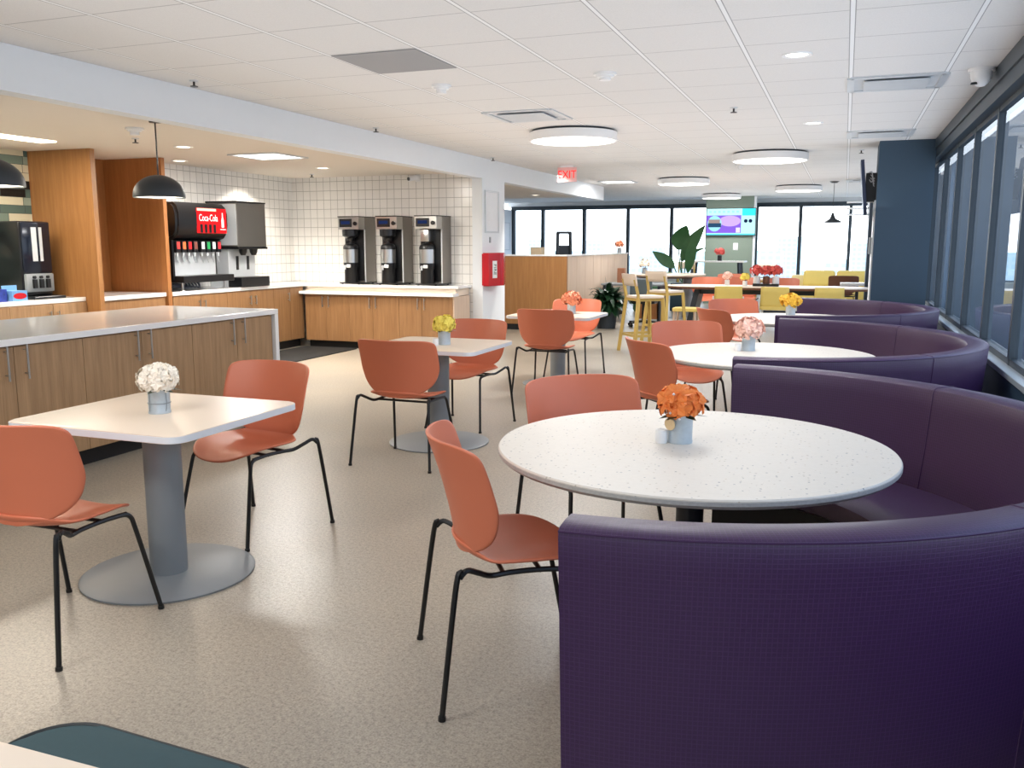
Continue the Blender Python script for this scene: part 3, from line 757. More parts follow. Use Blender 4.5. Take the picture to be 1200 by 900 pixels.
t = thing('syrup_dispenser', 'tall black three-tap drink dispenser before the green tiles', 'drinks dispenser', (-7.86, 6.79, 0.916))
obj('body', bx(-0.22, 0.14, -0.18, 0.18, 0.03, 0.78, bev=0.02, seg=3), M['black_plastic'], t)
fp = obj('front_panel', bx(0.14, 0.165, -0.17, 0.17, 0.26, 0.775, bev=0.012, seg=3), plain('glossy navy plastic', (20, 26, 40), 0.12), t)
obj('sight_strip', bx(0.166, 0.169, -0.06, 0.0, 0.38, 0.72), M['steel_light'], fp, smooth=False)
obj('sight_strip', bx(0.166, 0.169, 0.03, 0.065, 0.38, 0.72), M['steel_light'], fp, smooth=False)
tp = obj('tap_panel', bx(0.14, 0.18, -0.165, 0.165, 0.07, 0.255, bev=0.01), M['grey_metal'], t)
for y in (-0.08, 0.0, 0.08):
    b = B(); cyl(b, (0.18, y, 0.22), (0.2, y, 0.22), 0.016, n=12); box(b, 0.18, 0.205, y - 0.02, y + 0.02, 0.11, 0.20)
    obj('tap', b, M['black_plastic'], tp)
obj('drip_tray', bx(-0.22, 0.30, -0.19, 0.19, 0.0, 0.03, bev=0.006), M['black_plastic'], t, smooth=False)
t = thing('candy_box', 'light blue open box with a red emblem beside the dispenser', 'box', (-7.62, 6.42, 0.916))
b = B(); box(b, -0.07, 0.07, -0.085, 0.085, 0, 0.10); obj('carton', b, plain('light blue carton', (110, 160, 214), 0.4, var=0.15, scale=20), t, False)
b = B(); vs = [b.verts.new((0.0712, 0.075 * math.cos(a) * (1.0), 0.05 + 0.03 * math.sin(a))) for a in [2 * PI * k / 20 for k in range(20)]]; b.faces.new(vs); obj('emblem', b, M['red'], t, False)
obj('back_flap', bx(-0.07, -0.066, -0.085, 0.085, 0.1, 0.15), plain('carton flap', (120, 170, 220), 0.4), t, False)
t = thing('candy_box', 'dark blue patterned box at the left edge on the worktop', 'box', (-7.66, 6.22, 0.916))
b = B(); box(b, -0.07, 0.07, -0.09, 0.09, 0, 0.12); obj('carton', b, plain('navy carton', (40, 60, 150), 0.4, var=0.9, scale=26), t, False)

# pillar fittings
t = thing('extinguisher_cabinet', 'red fire extinguisher cover mounted on the white pillar', 'fire extinguisher', (-4.72, 11.72, 1.12))
PX = [(-0.3, 0), (-0.3, 0.10), (-0.02, 0.16), (0.0, 0.19), (0.02, 0.20), (0.04, 0.19), (0.22, 0.15), (0.26, 0.12), (0.28, 0)]
b = B(); A = [b.verts.new((x, y, -0.23)) for y, x in PX]; C2 = [b.verts.new((x, y, 0.23)) for y, x in PX]
b.faces.new(A); b.faces.new(C2[::-1])
for i in range(len(PX)): b.faces.new((A[i], A[(i + 1) % len(PX)], C2[(i + 1) % len(PX)], C2[i]))
bmesh.ops.bevel(b, geom=[e for f in b.faces if len(f.verts) > 4 for e in f.edges], offset=0.012, segments=2, affect='EDGES')
obj('cover', b, M['red'], t)
mt = Matrix.Translation((0.145, -0.14, -0.01)) @ Matrix.Rotation(R(-12.2), 4, 'Z')
lb = B(); box(lb, -0.001, 0.001, -0.06, 0.05, -0.12, 0.12)
bmesh.ops.transform(lb, matrix=Matrix.Translation((0.136, -0.15, 0.0)) @ Matrix.Rotation(R(-12.2), 4, 'Z'), verts=lb.verts)
ls = obj('label_strip', lb, M['white_plastic'], t, False)
text_obj('lettering', 'FIRE', 0.085, M['black_plastic'], ls, Matrix.Translation((0.1385, -0.154, 0.0)) @ Matrix.Rotation(R(-12.2), 4, 'Z') @ Matrix.Rotation(PI / 2, 4, 'Z') @ Matrix.Rotation(PI / 2, 4, 'X') @ Matrix.Rotation(-PI / 2, 4, 'Z'), 0.0008)

def poster(loc, w, h, label, grp=None):
    t = thing('framed_poster', label, 'picture frame', loc)
    b = B()
    for s in (-1, 1):
        box(b, 0, 0.018, s * w / 2 - 0.012, s * w / 2 + 0.012, -h / 2 - 0.012, h / 2 + 0.012)
        box(b, 0, 0.018, -w / 2 + 0.012, w / 2 - 0.012, s * h / 2 - 0.012, s * h / 2 + 0.012)
    obj('frame', b, M['steel_light'], t, False)
    obj('sheet', bx(0.001, 0.006, -w / 2 + 0.012, w / 2 - 0.012, -h / 2 + 0.012, h / 2 - 0.012), M['paper'], t, False)
poster((-4.72, 11.78, 1.92), 0.5, 0.56, 'silver framed notice on the white pillar above the red cover')
poster((-8.969, 23.45, 1.7), 0.6, 0.75, 'silver framed notice on the far white wall beside the windows')
t = thing('light_switch', 'small grey wall switch under the framed notice on the pillar', 'switch', (-4.72, 11.72, 1.52))
obj('plate', bx(0, 0.006, -0.025, 0.025, -0.03, 0.05), M['grey_metal'], t, False)

# reception partition
t = thing('reception_partition', 'oak reception partition with white cap behind the white pillar', 'partition', (-4.4, 14.4, 0))
obj('front_panel', bx(-2.4, 0, 0, 0.06, 0.1, 1.27), M['oak'], t, False)
for k in range(8): obj('side_board', bx(-0.055, 0, 0.061 + 0.55 * k, 0.603 + 0.55 * k, 0.1, 1.27), M['oak_pale'], t, False)
obj('cap', bx(-2.42, 0.02, -0.02, 0.10, 1.27, 1.297), M['quartz'], t, False)
obj('cap', bx(-0.10, 0.02, 0.10, 4.47, 1.27, 1.297), M['quartz'], t, False)
obj('skirting', bx(-2.4, -0.01, 0.01, 0.055, 0, 0.1), M['black'], t, False)
obj('skirting', bx(-0.05, -0.01, 0.06, 4.46, 0, 0.1), M['black'], t, False)

# ------------------------------------------------------------------ chairs
def chair_shell():
    bm = B()
    nu, nv = 16, 18
    def back(u, v):
        s = 2 * v - 1; tt = math.sin(s * PI / 2) * 0.999
        if tt > 0: w = 0.292 * (1 - tt ** 14) ** (1 / 8.0)
        else: w = (0.292 - 0.05 * abs(tt)) * (1 - abs(tt) ** 3.5) ** (1 / 2.0)
        if tt < 0: w = max(w, 0.012)
        x = w * (2 * u - 1)
        z = 0.655 + tt * 0.195
        y = -0.163 - 0.10 * (tt + 1) / 2 - 0.012 * tt * tt
        y += 1.4 * x * x
        return (x, y, z)
    surf(bm, back, nu, nv)
    bmesh.ops.remove_doubles(bm, verts=bm.verts, dist=0.0015)
    return bm
def chair_seat():
    bm = B(); nr, na = 9, 40
    def P(r, a):
        c, s = math.cos(a), math.sin(a); e = 2 / 2.5
        x = 0.248 * r * math.copysign(abs(c) ** e, c); y = 0.012 + 0.25 * r * math.copysign(abs(s) ** e, s)
        z = 0.448 + 0.5 * x * x
        if y > 0.09: z -= (y - 0.09) ** 2 * 1.3
        if y < -0.09:
            d = -0.09 - y; z += d * 0.1 + d * d * 1.9; y = -0.09 - 0.107 * (1 - math.exp(-d / 0.085)) / 0.838 + 1.4 * x * x * min(1, d / 0.1)
        return (x, y, z)
    c0 = bm.verts.new(P(0, 0)); rings = []
    for i in range(1, nr + 1): rings.append([bm.verts.new(P(i / nr, 2 * PI * k / na)) for k in range(na)])
    for k in range(na): bm.faces.new((c0, rings[0][k], rings[0][(k + 1) % na]))
    for a, b in zip(rings, rings[1:]):
        for k in range(na): bm.faces.new((a[k], b[k], b[(k + 1) % na], a[(k + 1) % na]))
    return bm
def make_chair(label, loc, rz, grp):
    t = thing('dining_chair', label, 'chair', loc, rz, grp)
    for nm, bm in (('backrest', chair_shell()), ('seat', chair_seat())):
        o = obj(nm, bm, M['terracotta'], t)
        s = o.modifiers.new('thick', 'SOLIDIFY'); s.thickness = 0.012; s.offset = 0
        sb = o.modifiers.new('smooth', 'SUBSURF'); sb.levels = 1; sb.render_levels = 1
    fr = B()
    for s in (-1, 1):
        tube(fr, catmull([(s * 0.2, 0.165, 0.424), (s * 0.195, 0.06, 0.428), (s * 0.19, -0.04, 0.424), (s * 0.205, -0.105, 0.424), (s * 0.235, -0.15, 0.448), (s * 0.255, -0.19, 0.466), (s * 0.264, -0.215, 0.446)], 5), 0.0095, 8)
    cyl(fr, (-0.195, 0.06, 0.425), (0.195, 0.06, 0.425), 0.008, n=8); cyl(fr, (-0.19, -0.06, 0.423), (0.19, -0.06, 0.423), 0.008, n=8)
    obj('frame', fr, M['black_metal'], t)
    for s in (-1, 1):
        b = B(); tube(b, catmull([(s * 0.197, 0.13, 0.426), (s * 0.203, 0.178, 0.412), (s * 0.212, 0.20, 0.34), (s * 0.245, 0.268, 0.012)], 5), 0.0095, 8)
        cyl(b, (s * 0.2455, 0.269, 0.0), (s * 0.245, 0.268, 0.014), 0.0125, n=10)
        obj('leg', b, M['black_metal'], t)
        b = B(); tube(b, catmull([(s * 0.262, -0.205, 0.456), (s * 0.266, -0.225, 0.425), (s * 0.294, -0.278, 0.012)], 6), 0.0095, 8)
        cyl(b, (s * 0.294, -0.279, 0.0), (s * 0.294, -0.278, 0.014), 0.0125, n=10)
        obj('leg', b, M['black_metal'], t)
    return t
CH = [
 ('terracotta chair at the left edge, back turned, before the maple-topped table', (-2.77, 2.41), 0),
 ('terracotta chair facing us behind the cream flower vase table', (-2.815, 3.67), 170),
 ('terracotta chair with back turned at the table with yellow flowers', (-2.735, 5.28), 0),
 ('terracotta chair on the far side of the table with yellow flowers', (-2.83, 6.53), 176),
 ('terracotta chair with back turned at the table with peach flowers', (-2.70, 8.27), 0),
 ('terracotta chair facing us at the table with peach flowers', (-2.83, 9.52), 178),
 ('terracotta chair beside the nearest purple booth end, seen side-on', (-1.02, 2.70), -57),
 ('terracotta chair facing us behind the nearest white round table', (-1.01, 3.78), 221),
 ('terracotta chair with back turned at the round table with blush flowers', (-1.06, 5.80), -50),
 ('terracotta chair facing us at the round table with blush flowers', (-1.10, 6.98), 205),
 ('terracotta chair with back turned at the farthest booth round table', (-1.06, 8.85), -50),
 ('terracotta chair facing us at the farthest booth round table', (-1.10, 10.15), 205),
]
ch0 = None
for lb, (x, y), a in CH:
    if ch0 is None: ch0 = make_chair(lb, (x, y, 0), R(a), 'terracotta dining chairs')
    else: dup(ch0, (x, y, 0), R(a), lb)
FC = [('terracotta chair at the left of the far side of the long table', (-2.45, 17.1), 180), ('terracotta chair at the far side of the long table left of the flower tray', (-1.75, 17.1), 180),
      ('terracotta chair behind the flower tray on the long table', (-1.05, 17.1), 180), ('terracotta chair behind the long table, farther back near the sage column', (-2.2, 19.2), 200)]
for lb, (x, y), a in FC: dup(ch0, (x, y, 0), R(a), lb)

# ------------------------------------------------------------------ tables
def square_table(x, y, label):
    t = thing('square_table', label, 'table', (x, y, 0), 0, 'square tables on oval grey bases')
    obj('tabletop', prism(B(), rrect(0, 0, 0.89, 0.82, 0.06), 0.71, 0.7405, 0.004), M['laminate'], t)
    b = B(); pts = rrect(0, 0, 0.894, 0.824, 0.062); prism(b, pts, 0.712, 0.7375)
    obj('edge_band', b, M['laminate_edge'], t)
    obj('post', cyl(B(), (0, 0, 0.012), (0, 0, 0.712), 0.08, n=36), M['grey_metal'], t)
    obj('base', lathe(B(), [(0, 0), (0.37, 0), (0.372, 0.008), (0.36, 0.013), (0, 0.014)], 56), M['grey_metal'], t)
    return t
square_table(-2.775, 3.01, 'square maple-topped table with cream flowers on a grey post')
square_table(-2.775, 5.86, 'square table with yellow flowers on a grey post')
square_table(-2.80, 8.87, 'square table with peach flowers on a grey post, farthest of three')
def round_table(x, y, label):
    t = thing('round_table', label, 'table', (x, y, 0), 0, 'white round tables inside the booths')
    r = 0.705
    obj('tabletop', lathe(B(), [(0, 0.712), (r - 0.02, 0.712), (r - 0.002, 0.722), (r, 0.735), (r - 0.004, 0.74), (0, 0.74)], 96), M['terrazzo'], t)
    obj('edge_band', lathe(B(), [(r - 0.03, 0.708), (r - 0.012, 0.708), (r + 0.001, 0.72), (r + 0.001, 0.732), (r - 0.005, 0.733)], 96), M['terrazzo_edge'], t)
    obj('post', cyl(B(), (0, 0, 0.012), (0, 0, 0.712), 0.05, n=28), M['dark_post'], t)
    obj('base', lathe(B(), [(0, 0), (0.3, 0), (0.302, 0.008), (0.29, 0.013), (0, 0.014)], 48), M['dark_post'], t)
round_table(-0.485, 3.165, 'speckled white round table with orange flowers, nearest the camera')
round_table(-0.47, 6.08, 'speckled white round table with blush pink flowers')
round_table(-0.47, 9.15, 'speckled white round table with golden flowers, farthest in the booths')

# ------------------------------------------------------------------ booths
def make_booth(x, y, label):
    t = thing('booth', label, 'booth seat', (x, y, 0), 0, 'curved purple booths along the window')
    A0 = R(87.6); AM = R(-1.2)
    prof = [(1.345, 0.09), (1.365, 0.4), (1.385, 0.7), (1.393, 0.80), (1.397, 0.857), (1.394, 0.869), (1.386, 0.875), (1.34, 0.878), (1.292, 0.876), (1.278, 0.869), (1.272, 0.855), (1.268, 0.80), (1.25, 0.62), (1.225, 0.45), (1.215, 0.38), (1.215, 0.09)]
    L = [0]
    for a, b in zip(prof, prof[1:]): L.append(L[-1] + math.hypot(a[0] - b[0], a[1] - b[1]))
    n = len(prof) - 1
    bm = B()
    def f(u, v):
        a = AM - A0 + 2 * A0 * u; r, z = prof[round(v * n)]
        return (r * math.cos(a), r * math.sin(a), z)
    V = surf(bm, f, 120, n, False, lambda u, v: (2 * A0 * 1.37 * u, L[round(v * n)]))
    lay = bm.loops.layers.uv.verify()
    for row, sg in ((V[0], 1), (V[-1], -1)):
        fc = bm.faces.new(row)
        for l in fc.loops: l[lay].uv = (math.hypot(l.vert.co.x, l.vert.co.y), l.vert.co.z)
    for row in (V[0], V[-1]):
        for i in range(len(row) - 1):
            pass
    obj('backrest', bm, M['purple'], t)
    def arc_tube(r, z, rad, a0=AM - A0, a1=AM + A0, k=90):
        b = B(); tube(b, [(r * math.cos(a0 + (a1 - a0) * i / k), r * math.sin(a0 + (a1 - a0) * i / k), z) for i in range(k + 1)], rad, 6); return b
    obj('piping', arc_tube(1.396, 0.868, 0.003), M['purple_plain'], t)
    for a in (R(-43), R(43)):
        b = B(); tube(b, [(r * math.cos(a), r * math.sin(a), z) for r, z in prof[:-1]], 0.0028, 6)
        obj('seam', b, M['purple_plain'], t)
    A1 = R(87.1)
    sp = [(1.225, 0.36), (0.80, 0.36), (0.775, 0.375), (0.765, 0.41), (0.775, 0.445), (0.80, 0.462), (0.9, 0.47), (1.05, 0.466), (1.24, 0.455)]
    bm = B(); m = len(sp) - 1
    V = surf(bm, lambda u, v: (sp[round(v * m)][0] * math.cos(AM - A1 + 2 * A1 * u), sp[round(v * m)][0] * math.sin(AM - A1 + 2 * A1 * u), sp[round(v * m)][1]), 90, m, False, lambda u, v: (3 * u, v * 0.9))
    bm.faces.new(V[0]); bm.faces.new(V[-1][::-1])
    obj('seat_cushion', bm, M['purple'], t)
    bp = [(0.83, 0), (0.83, 0.358), (1.214, 0.358), (1.214, 0.088), (1.31, 0.088), (1.31, 0)]
    bm = B(); m = len(bp)
    V = surf(bm, lambda u, v: (bp[round(v * m) % m][0] * math.cos(AM - A1 + 2 * A1 * u), bp[round(v * m) % m][0] * math.sin(AM - A1 + 2 * A1 * u), bp[round(v * m) % m][1]), 70, m)
    bm.faces.new(V[0][:-1]); bm.faces.new(V[-1][:-1][::-1])
    bmesh.ops.remove_doubles(bm, verts=bm.verts, dist=1e-5)
    obj('base', bm, M['black'], t, smooth=False)
    return t
b0 = make_booth(-0.56, 3.09, 'curved purple booth nearest the camera, around the orange-flowered table')
dup(b0, (-0.55, 6.07, 0), 0, 'curved purple booth around the round table with blush flowers')
dup(b0, (-0.55, 9.07, 0), 0, 'curved purple booth before the navy column, farthest of three')

# ------------------------------------------------------------------ vases with flowers
def florets(bm, c, R0, n, ps, seed, flat=0.85, petals=5):
    rnd = random.Random(seed); c = Vector(c)
    for i in range(n):
        zz = 1 - 1.55 * (i + 0.5) / n; ph = i * 2.39996 + rnd.uniform(-.3, .3)
        rr = math.sqrt(max(0, 1 - zz * zz))
        d = Vector((rr * math.cos(ph), rr * math.sin(ph), zz))
        p = c + Vector((d.x * R0, d.y * R0, d.z * R0 * flat)) * rnd.uniform(0.86, 1.08)
        d = (d + Vector((rnd.uniform(-.35, .35), rnd.uniform(-.35, .35), rnd.uniform(-.2, .3)))).normalized()
        u = d.orthogonal().normalized(); v = d.cross(u); a0 = rnd.uniform(0, 6)
        for k in range(petals):
            a = a0 + 2 * PI * k / petals
            e = u * math.cos(a) + v * math.sin(a); g = d.cross(e)
            s = ps * rnd.uniform(0.85, 1.15)
            q = [p, p + e * s * .55 + g * s * .42 + d * s * .12, p + e * s + g * s * .2 + d * s * .02, p + e * s * 1.05 - d * s * .12 , p + e * s - g * s * .2 + d * s * .02, p + e * s * .55 - g * s * .42 + d * s * .12]
            vs = [bm.verts.new(x) for x in q]
            bm.faces.new((vs[0], vs[1], vs[2], vs[3])); bm.faces.new((vs[0], vs[3], vs[4], vs[5]))
    # inner mass so no gaps show
    lathe(bm, [(0, -R0 * .55)] + [(R0 * .82 * math.sin(a), -R0 * .55 * math.cos(a) if a < PI / 2 else -R0 * flat * .85 * math.cos(a)) for a in [R(15 * k) for k in range(1, 12)]] + [(0, R0 * flat * .85)], 14, c)
    return bm
def vase(x, y, z, label, fm, seed, s=1.0, n=46, band=True, tagd=False, fr=0.098, ps=0.032, petals=5, centers=False, cat='flower vase'):
    t = thing('flower_vase', label, cat, (x, y, z), 0, 'small metal vases of flowers')
    obj('vase', lathe(B(), [(0, 0), (0.046 * s, 0), (0.047 * s, 0.004), (0.045 * s, 0.012), (0.0455 * s, 0.105 * s), (0.048 * s, 0.11 * s), (0.044 * s, 0.11 * s), (0.042 * s, 0.03 * s), (0, 0.03 * s)], 28), M['galv'], t)
    if band:
        b = B(); tube(b, [(0.047 * s * math.cos(2 * PI * k / 24), 0.047 * s * math.sin(2 * PI * k / 24), 0.045 * s) for k in range(24)], 0.0018, 5, True)
        tube(b, [(0.046 * s, -0.01, 0.1 * s), (0.047 * s, -0.006, 0.045 * s), (0.046 * s, -0.012, 0.012)], 0.0015, 5)
        tube(b, [(-0.01, -0.046 * s, 0.1 * s), (-0.008, -0.047 * s, 0.045 * s), (-0.012, -0.046 * s, 0.012)], 0.0015, 5)
        obj('wire_tie', b, M['grey_metal'], t)
    fr *= 0.78; ps *= 0.85
    fl = obj('blossoms', florets(B(), (0.0, 0, 0.15 * s), fr * s, int(n * 1.25), ps * s, seed, 0.72, petals), fm, t, smooth=False)
    lb = B(); rnd = random.Random(seed + 9)
    for k in range(6):
        a = k * 1.05 + rnd.random(); e = Vector((math.cos(a), math.sin(a), -0.15)); g = Vector((-e.y, e.x, 0)); p = Vector((0, 0, 0.112 * s))
        vs = [lb.verts.new(q) for q in (p + e * 0.03 * s, p + e * 0.06 * s + g * 0.018 * s, p + e * 0.1 * s, p + e * 0.06 * s - g * 0.018 * s)]
        lb.faces.new(vs)
    obj('leaves', lb, M['leaf_dark'], t, smooth=False)
    if centers:
        cb = B(); rnd = random.Random(seed)
        for a, zz in ((-1.9, .12), (-1.45, .1), (-2.3, .15), (-1.2, .16), (-1.75, .19)):
            q = Vector((fr * 1.05 * math.cos(a), fr * 1.05 * math.sin(a), zz)); lathe(cb, [(0, -.006), (.006, 0), (0, .006)], 8, q)
        obj('flower_centres', cb, M['white_plastic'], fl)
    if tagd:
        b = B(); cyl(b, (-0.028, -0.048, 0.075), (-0.031, -0.053, 0.0745), 0.023, n=24)
        obj('wooden_tag', b, plain('wooden tag', (226, 196, 150), 0.5), t)
        b = B(); tube(b, catmull([(-0.03, -0.05, 0.097), (-0.02, -0.047, 0.11), (-0.012, -0.046, 0.112)]), 0.0015, 5); obj('twine', b, M['brown'], t)
    return t
def shaker(x, y, z, label, h=0.05):
    o = obj('shaker', lathe(B(), [(0, 0), (0.021, 0), (0.022, 0.004), (0.022, h - 0.004), (0.019, h), (0, h)], 22), M['white_plastic'], None); o.location = (x, y, z)
    tag(o, label, 'shaker', 'small white table shakers')
TT = 0.7405
vase(-2.75, 2.985, TT, 'metal vase of cream flowers on the nearest square table', M['f_white'], 1, 1.0, 70, True, fr=0.105, ps=0.03)
vase(-2.71, 5.83, TT, 'metal vase of yellow flowers on the second square table', M['f_yellow'], 2, 1.0, 34, False, fr=0.1, ps=0.04)
shaker(-2.74, 5.745, TT, 'small white shaker beside the yellow flowers')
vase(-2.70, 9.02, TT, 'metal vase of peach flowers on the farthest square table', M['f_peach'], 3, 1.0, 26, False, fr=0.125, ps=0.05)
vase(-0.535, 3.20, 0.74, 'metal vase of orange flowers with round wooden tag', M['f_orange'], 4, 1.0, 40, False, True, fr=0.095, ps=0.042, centers=True)
shaker(-0.597, 3.165, 0.74, 'small white shaker beside the orange flowers')
vase(-0.59, 6.23, 0.74, 'metal vase of blush pink flowers on the second round table', M['f_pink'], 5, 1.0, 34, False, fr=0.112, ps=0.055)
shaker(-0.655, 6.18, 0.74, 'small white shaker beside the blush flowers')
vase(-0.49, 9.42, 0.74, 'metal vase of golden flowers on the farthest round table', M['f_gold'], 6, 1.05, 26, False, fr=0.12, ps=0.04)

# ------------------------------------------------------------------ corner table and teal seat
t = thing('square_table', 'corner of a maple-topped table cut off at the bottom left', 'table', (-1.30, 0.445, 0), 0)
obj('tabletop', prism(B(), rrect(0, 0, 0.89, 0.82, 0.06), 0.71, 0.7405, 0.004), M['laminate'], t)
obj('edge_band', prism(B(), rrect(0, 0, 0.894, 0.824, 0.062), 0.712, 0.7375), M['laminate_edge'], t)
obj('post', cyl(B(), (0, 0, 0.012), (0, 0, 0.712), 0.08, n=36), M['grey_metal'], t)
obj('base', lathe(B(), [(0, 0), (0.3, 0), (0.302, 0.008), (0.29, 0.013), (0, 0.014)], 48), M['grey_metal'], t)
t = thing('padded_seat', 'dark teal padded stool with black piping beside the cut-off table', 'stool', (-1.255, 1.035, 0), R(-3))
b = prism(B(), rrect(0, 0, 0.60, 0.55, 0.12, 8), 0.38, 0.452, 0.012, 3)
obj('cushion', b, M['teal'], t)
pp = rrect(0, 0, 0.602, 0.552, 0.12, 8)
obj('piping', tube(B(), [(p[0], p[1], 0.446) for p in pp], 0.007, 8, True), M['teal_dark'], t)
for sx in (-1, 1):
    for sy in (-1, 1): obj('leg', cyl(B(), (sx * 0.2, sy * 0.18, 0.381), (sx * 0.24, sy * 0.21, 0), 0.014, 0.011, 12), M['black_metal'], t)

# ------------------------------------------------------------------ far dining area
def bar_stool(x, y, a, label, m='yellow_wood', seat='laminate'):
    t = thing('bar_stool', label, 'bar stool', (x, y, 0), R(a), 'yellow wooden bar stools')
    obj('seat', prism(B(), rrect(0, 0.02, 0.42, 0.40, 0.05), 0.745, 0.775, 0.006), M[seat], t)
    for sx in (-1, 1):
        obj('leg', bar(B(), (sx * 0.19, 0.19, 0.745), (sx * 0.235, 0.24, 0), 0.042, 0.042), M[m], t, False)
        b = B(); bar(b, (sx * 0.18, -0.17, 0.76), (sx * 0.235, -0.25, 0), 0.042, 0.045); bar(b, (sx * 0.18, -0.17, 0.75), (sx * 0.17, -0.23, 1.0), 0.03, 0.035)
        obj('leg', b, M[m], t, False)
        obj('stretcher', bar(B(), (sx * 0.222, 0.22, 0.24), (sx * 0.215, -0.222, 0.24), 0.022, 0.035), M[m], t, False)
    obj('apron', bx(-0.19, 0.19, -0.17, 0.2, 0.705, 0.745), M[m], t, False)
    obj('stretcher', bar(B(), (-0.22, 0.222, 0.2), (0.22, 0.222, 0.2), 0.022, 0.035), M[m], t, False)
    obj('stretcher', bar(B(), (-0.215, -0.222, 0.24), (0.215, -0.222, 0.24), 0.022, 0.035), M[m], t, False)
    b = B()
    surf(b, lambda u, v: (0.20 * (2 * u - 1), -0.235 + 0.5 * (0.2 * (2 * u - 1)) ** 2 - 0.03 * v, 0.91 + 0.16 * v), 8, 3)
    o = obj('backrest', b, M[seat], t); s = o.modifiers.new('thick', 'SOLIDIFY'); s.thickness = 0.022
    return t
bar_stool(-2.56, 12.0, -50, 'yellow wooden bar stool nearest the camera, pale seat')
bar_stool(-2.55, 13.5, -28, 'yellow wooden bar stool behind the nearest bar stool')
bar_stool(-1.55, 18.9, 170, 'yellow wooden bar stool before the sage column, right of the high table')
bar_stool(-3.40, 20.55, 190, 'yellow wooden bar stool left of the far high table')
# pedestal counter table
t = thing('pedestal_table', 'pale oval counter-height table on one grey post behind the bar stools', 'table', (-3.35, 18.0, 0))
obj('tabletop', lathe(B(), [(0, 0.835), (0.72, 0.835), (0.75, 0.85), (0.755, 0.872), (0.745, 0.88), (0, 0.88)], 56), M['laminate'], t)
obj('underside_rim', lathe(B(), [(0.0, 0.80), (0.6, 0.80), (0.72, 0.834), (0, 0.834)], 48), M['brown'], t)
obj('post', cyl(B(), (0.42, -0.1, 0.012), (0.42, -0.1, 0.80), 0.10, n=24), M['grey_metal'], t)
obj('base', lathe(B(), [(0, 0), (0.36, 0), (0.36, 0.01), (0, 0.012)], 36, (0.42, -0.1, 0)), M['grey_metal'], t)
# long table
t = thing('long_table', 'long pale dining table with rounded ends before the far windows', 'table', (-1.25, 16.0, 0))
pts = []
for k in range(17):
    a = R(-90 + 180 * k / 16); pts.append((1.25 + 0.5 * math.cos(a), 0.5 * math.sin(a)))
for k in range(17):
    a = R(90 + 180 * k / 16); pts.append((-1.25 + 0.5 * math.cos(a), 0.5 * math.sin(a)))
obj('tabletop', prism(B(), pts, 0.715, 0.745, 0.004), M['laminate'], t)
obj('edge_band', prism(B(), [(p[0] * 1.002, p[1] * 1.004) for p in pts], 0.70, 0.735), M['brown'], t)
obj('apron', bx(-1.2, 1.2, -0.22, 0.22, 0.61, 0.70), M['dark_post'], t, False)
for sx in (-1, 1): obj('leg', bar(B(), (sx * 1.15, 0, 0.70), (sx * 1.3, 0, 0), 0.62, 0.09, (1, 0, 0)), M['dark_post'], t, False)
obj('foot_rail', bx(-1.2, 1.2, -0.05, 0.05, 0.25, 0.33), M['dark_post'], t, False)
def yellow_chair(x, y, label):
    t = thing('upholstered_chair', label, 'chair', (x, y, 0), 0, 'yellow upholstered chairs at the long table')
    b = B(); surf(b, lambda u, v: (0.235 * (2 * u - 1) * (1 - 0.06 * v), -0.2 - 0.06 * v + 0.25 * (0.235 * (2 * u - 1)) ** 2, 0.42 + 0.36 * v), 8, 4)
    o = obj('backrest', b, M['yellow'], t); s = o.modifiers.new('thick', 'SOLIDIFY'); s.thickness = 0.035
    obj('seat', prism(B(), rrect(0, 0.0, 0.47, 0.44, 0.05), 0.41, 0.465, 0.012), M['yellow'], t)
    for sx in (-1, 1):
        obj('side_frame', bar(B(), (sx * 0.25, -0.21, 0.38), (sx * 0.243, -0.24, 0.62), 0.022, 0.03, (0, 1, 0)), M['white_plastic'], t, False)
        obj('leg', bar(B(), (sx * 0.22, 0.19, 0.41), (sx * 0.24, 0.22, 0), 0.022, 0.022), M['white_plastic'], t, False)
        obj('leg', bar(B(), (sx * 0.22, -0.18, 0.41), (sx * 0.24, -0.24, 0), 0.022, 0.022), M['white_plastic'], t, False)
    return t
y0 = yellow_chair(-1.77, 15.15, 'yellow chair with back turned at the long table, leftmost of three')
dup(y0, (-1.03, 15.15, 0), 0, 'yellow chair with back turned at the long table, middle of three')
dup(y0, (-0.20, 15.15, 0), 0, 'yellow chair with back turned at the long table, rightmost of three')
# low stool near left end of long table
t = thing('low_stool', 'low yellow-topped stool at the near left end of the long table', 'stool', (-2.35, 14.3, 0))
obj('seat', prism(B(), rrect(0, 0, 0.4, 0.4, 0.05), 0.41, 0.46, 0.01), M['yellow'], t)
for sx in (-1, 1):
    for sy in (-1, 1): obj('leg', bar(B(), (sx * 0.16, sy * 0.16, 0.41), (sx * 0.18, sy * 0.18, 0), 0.03, 0.03), M['oak_pale'], t, False)

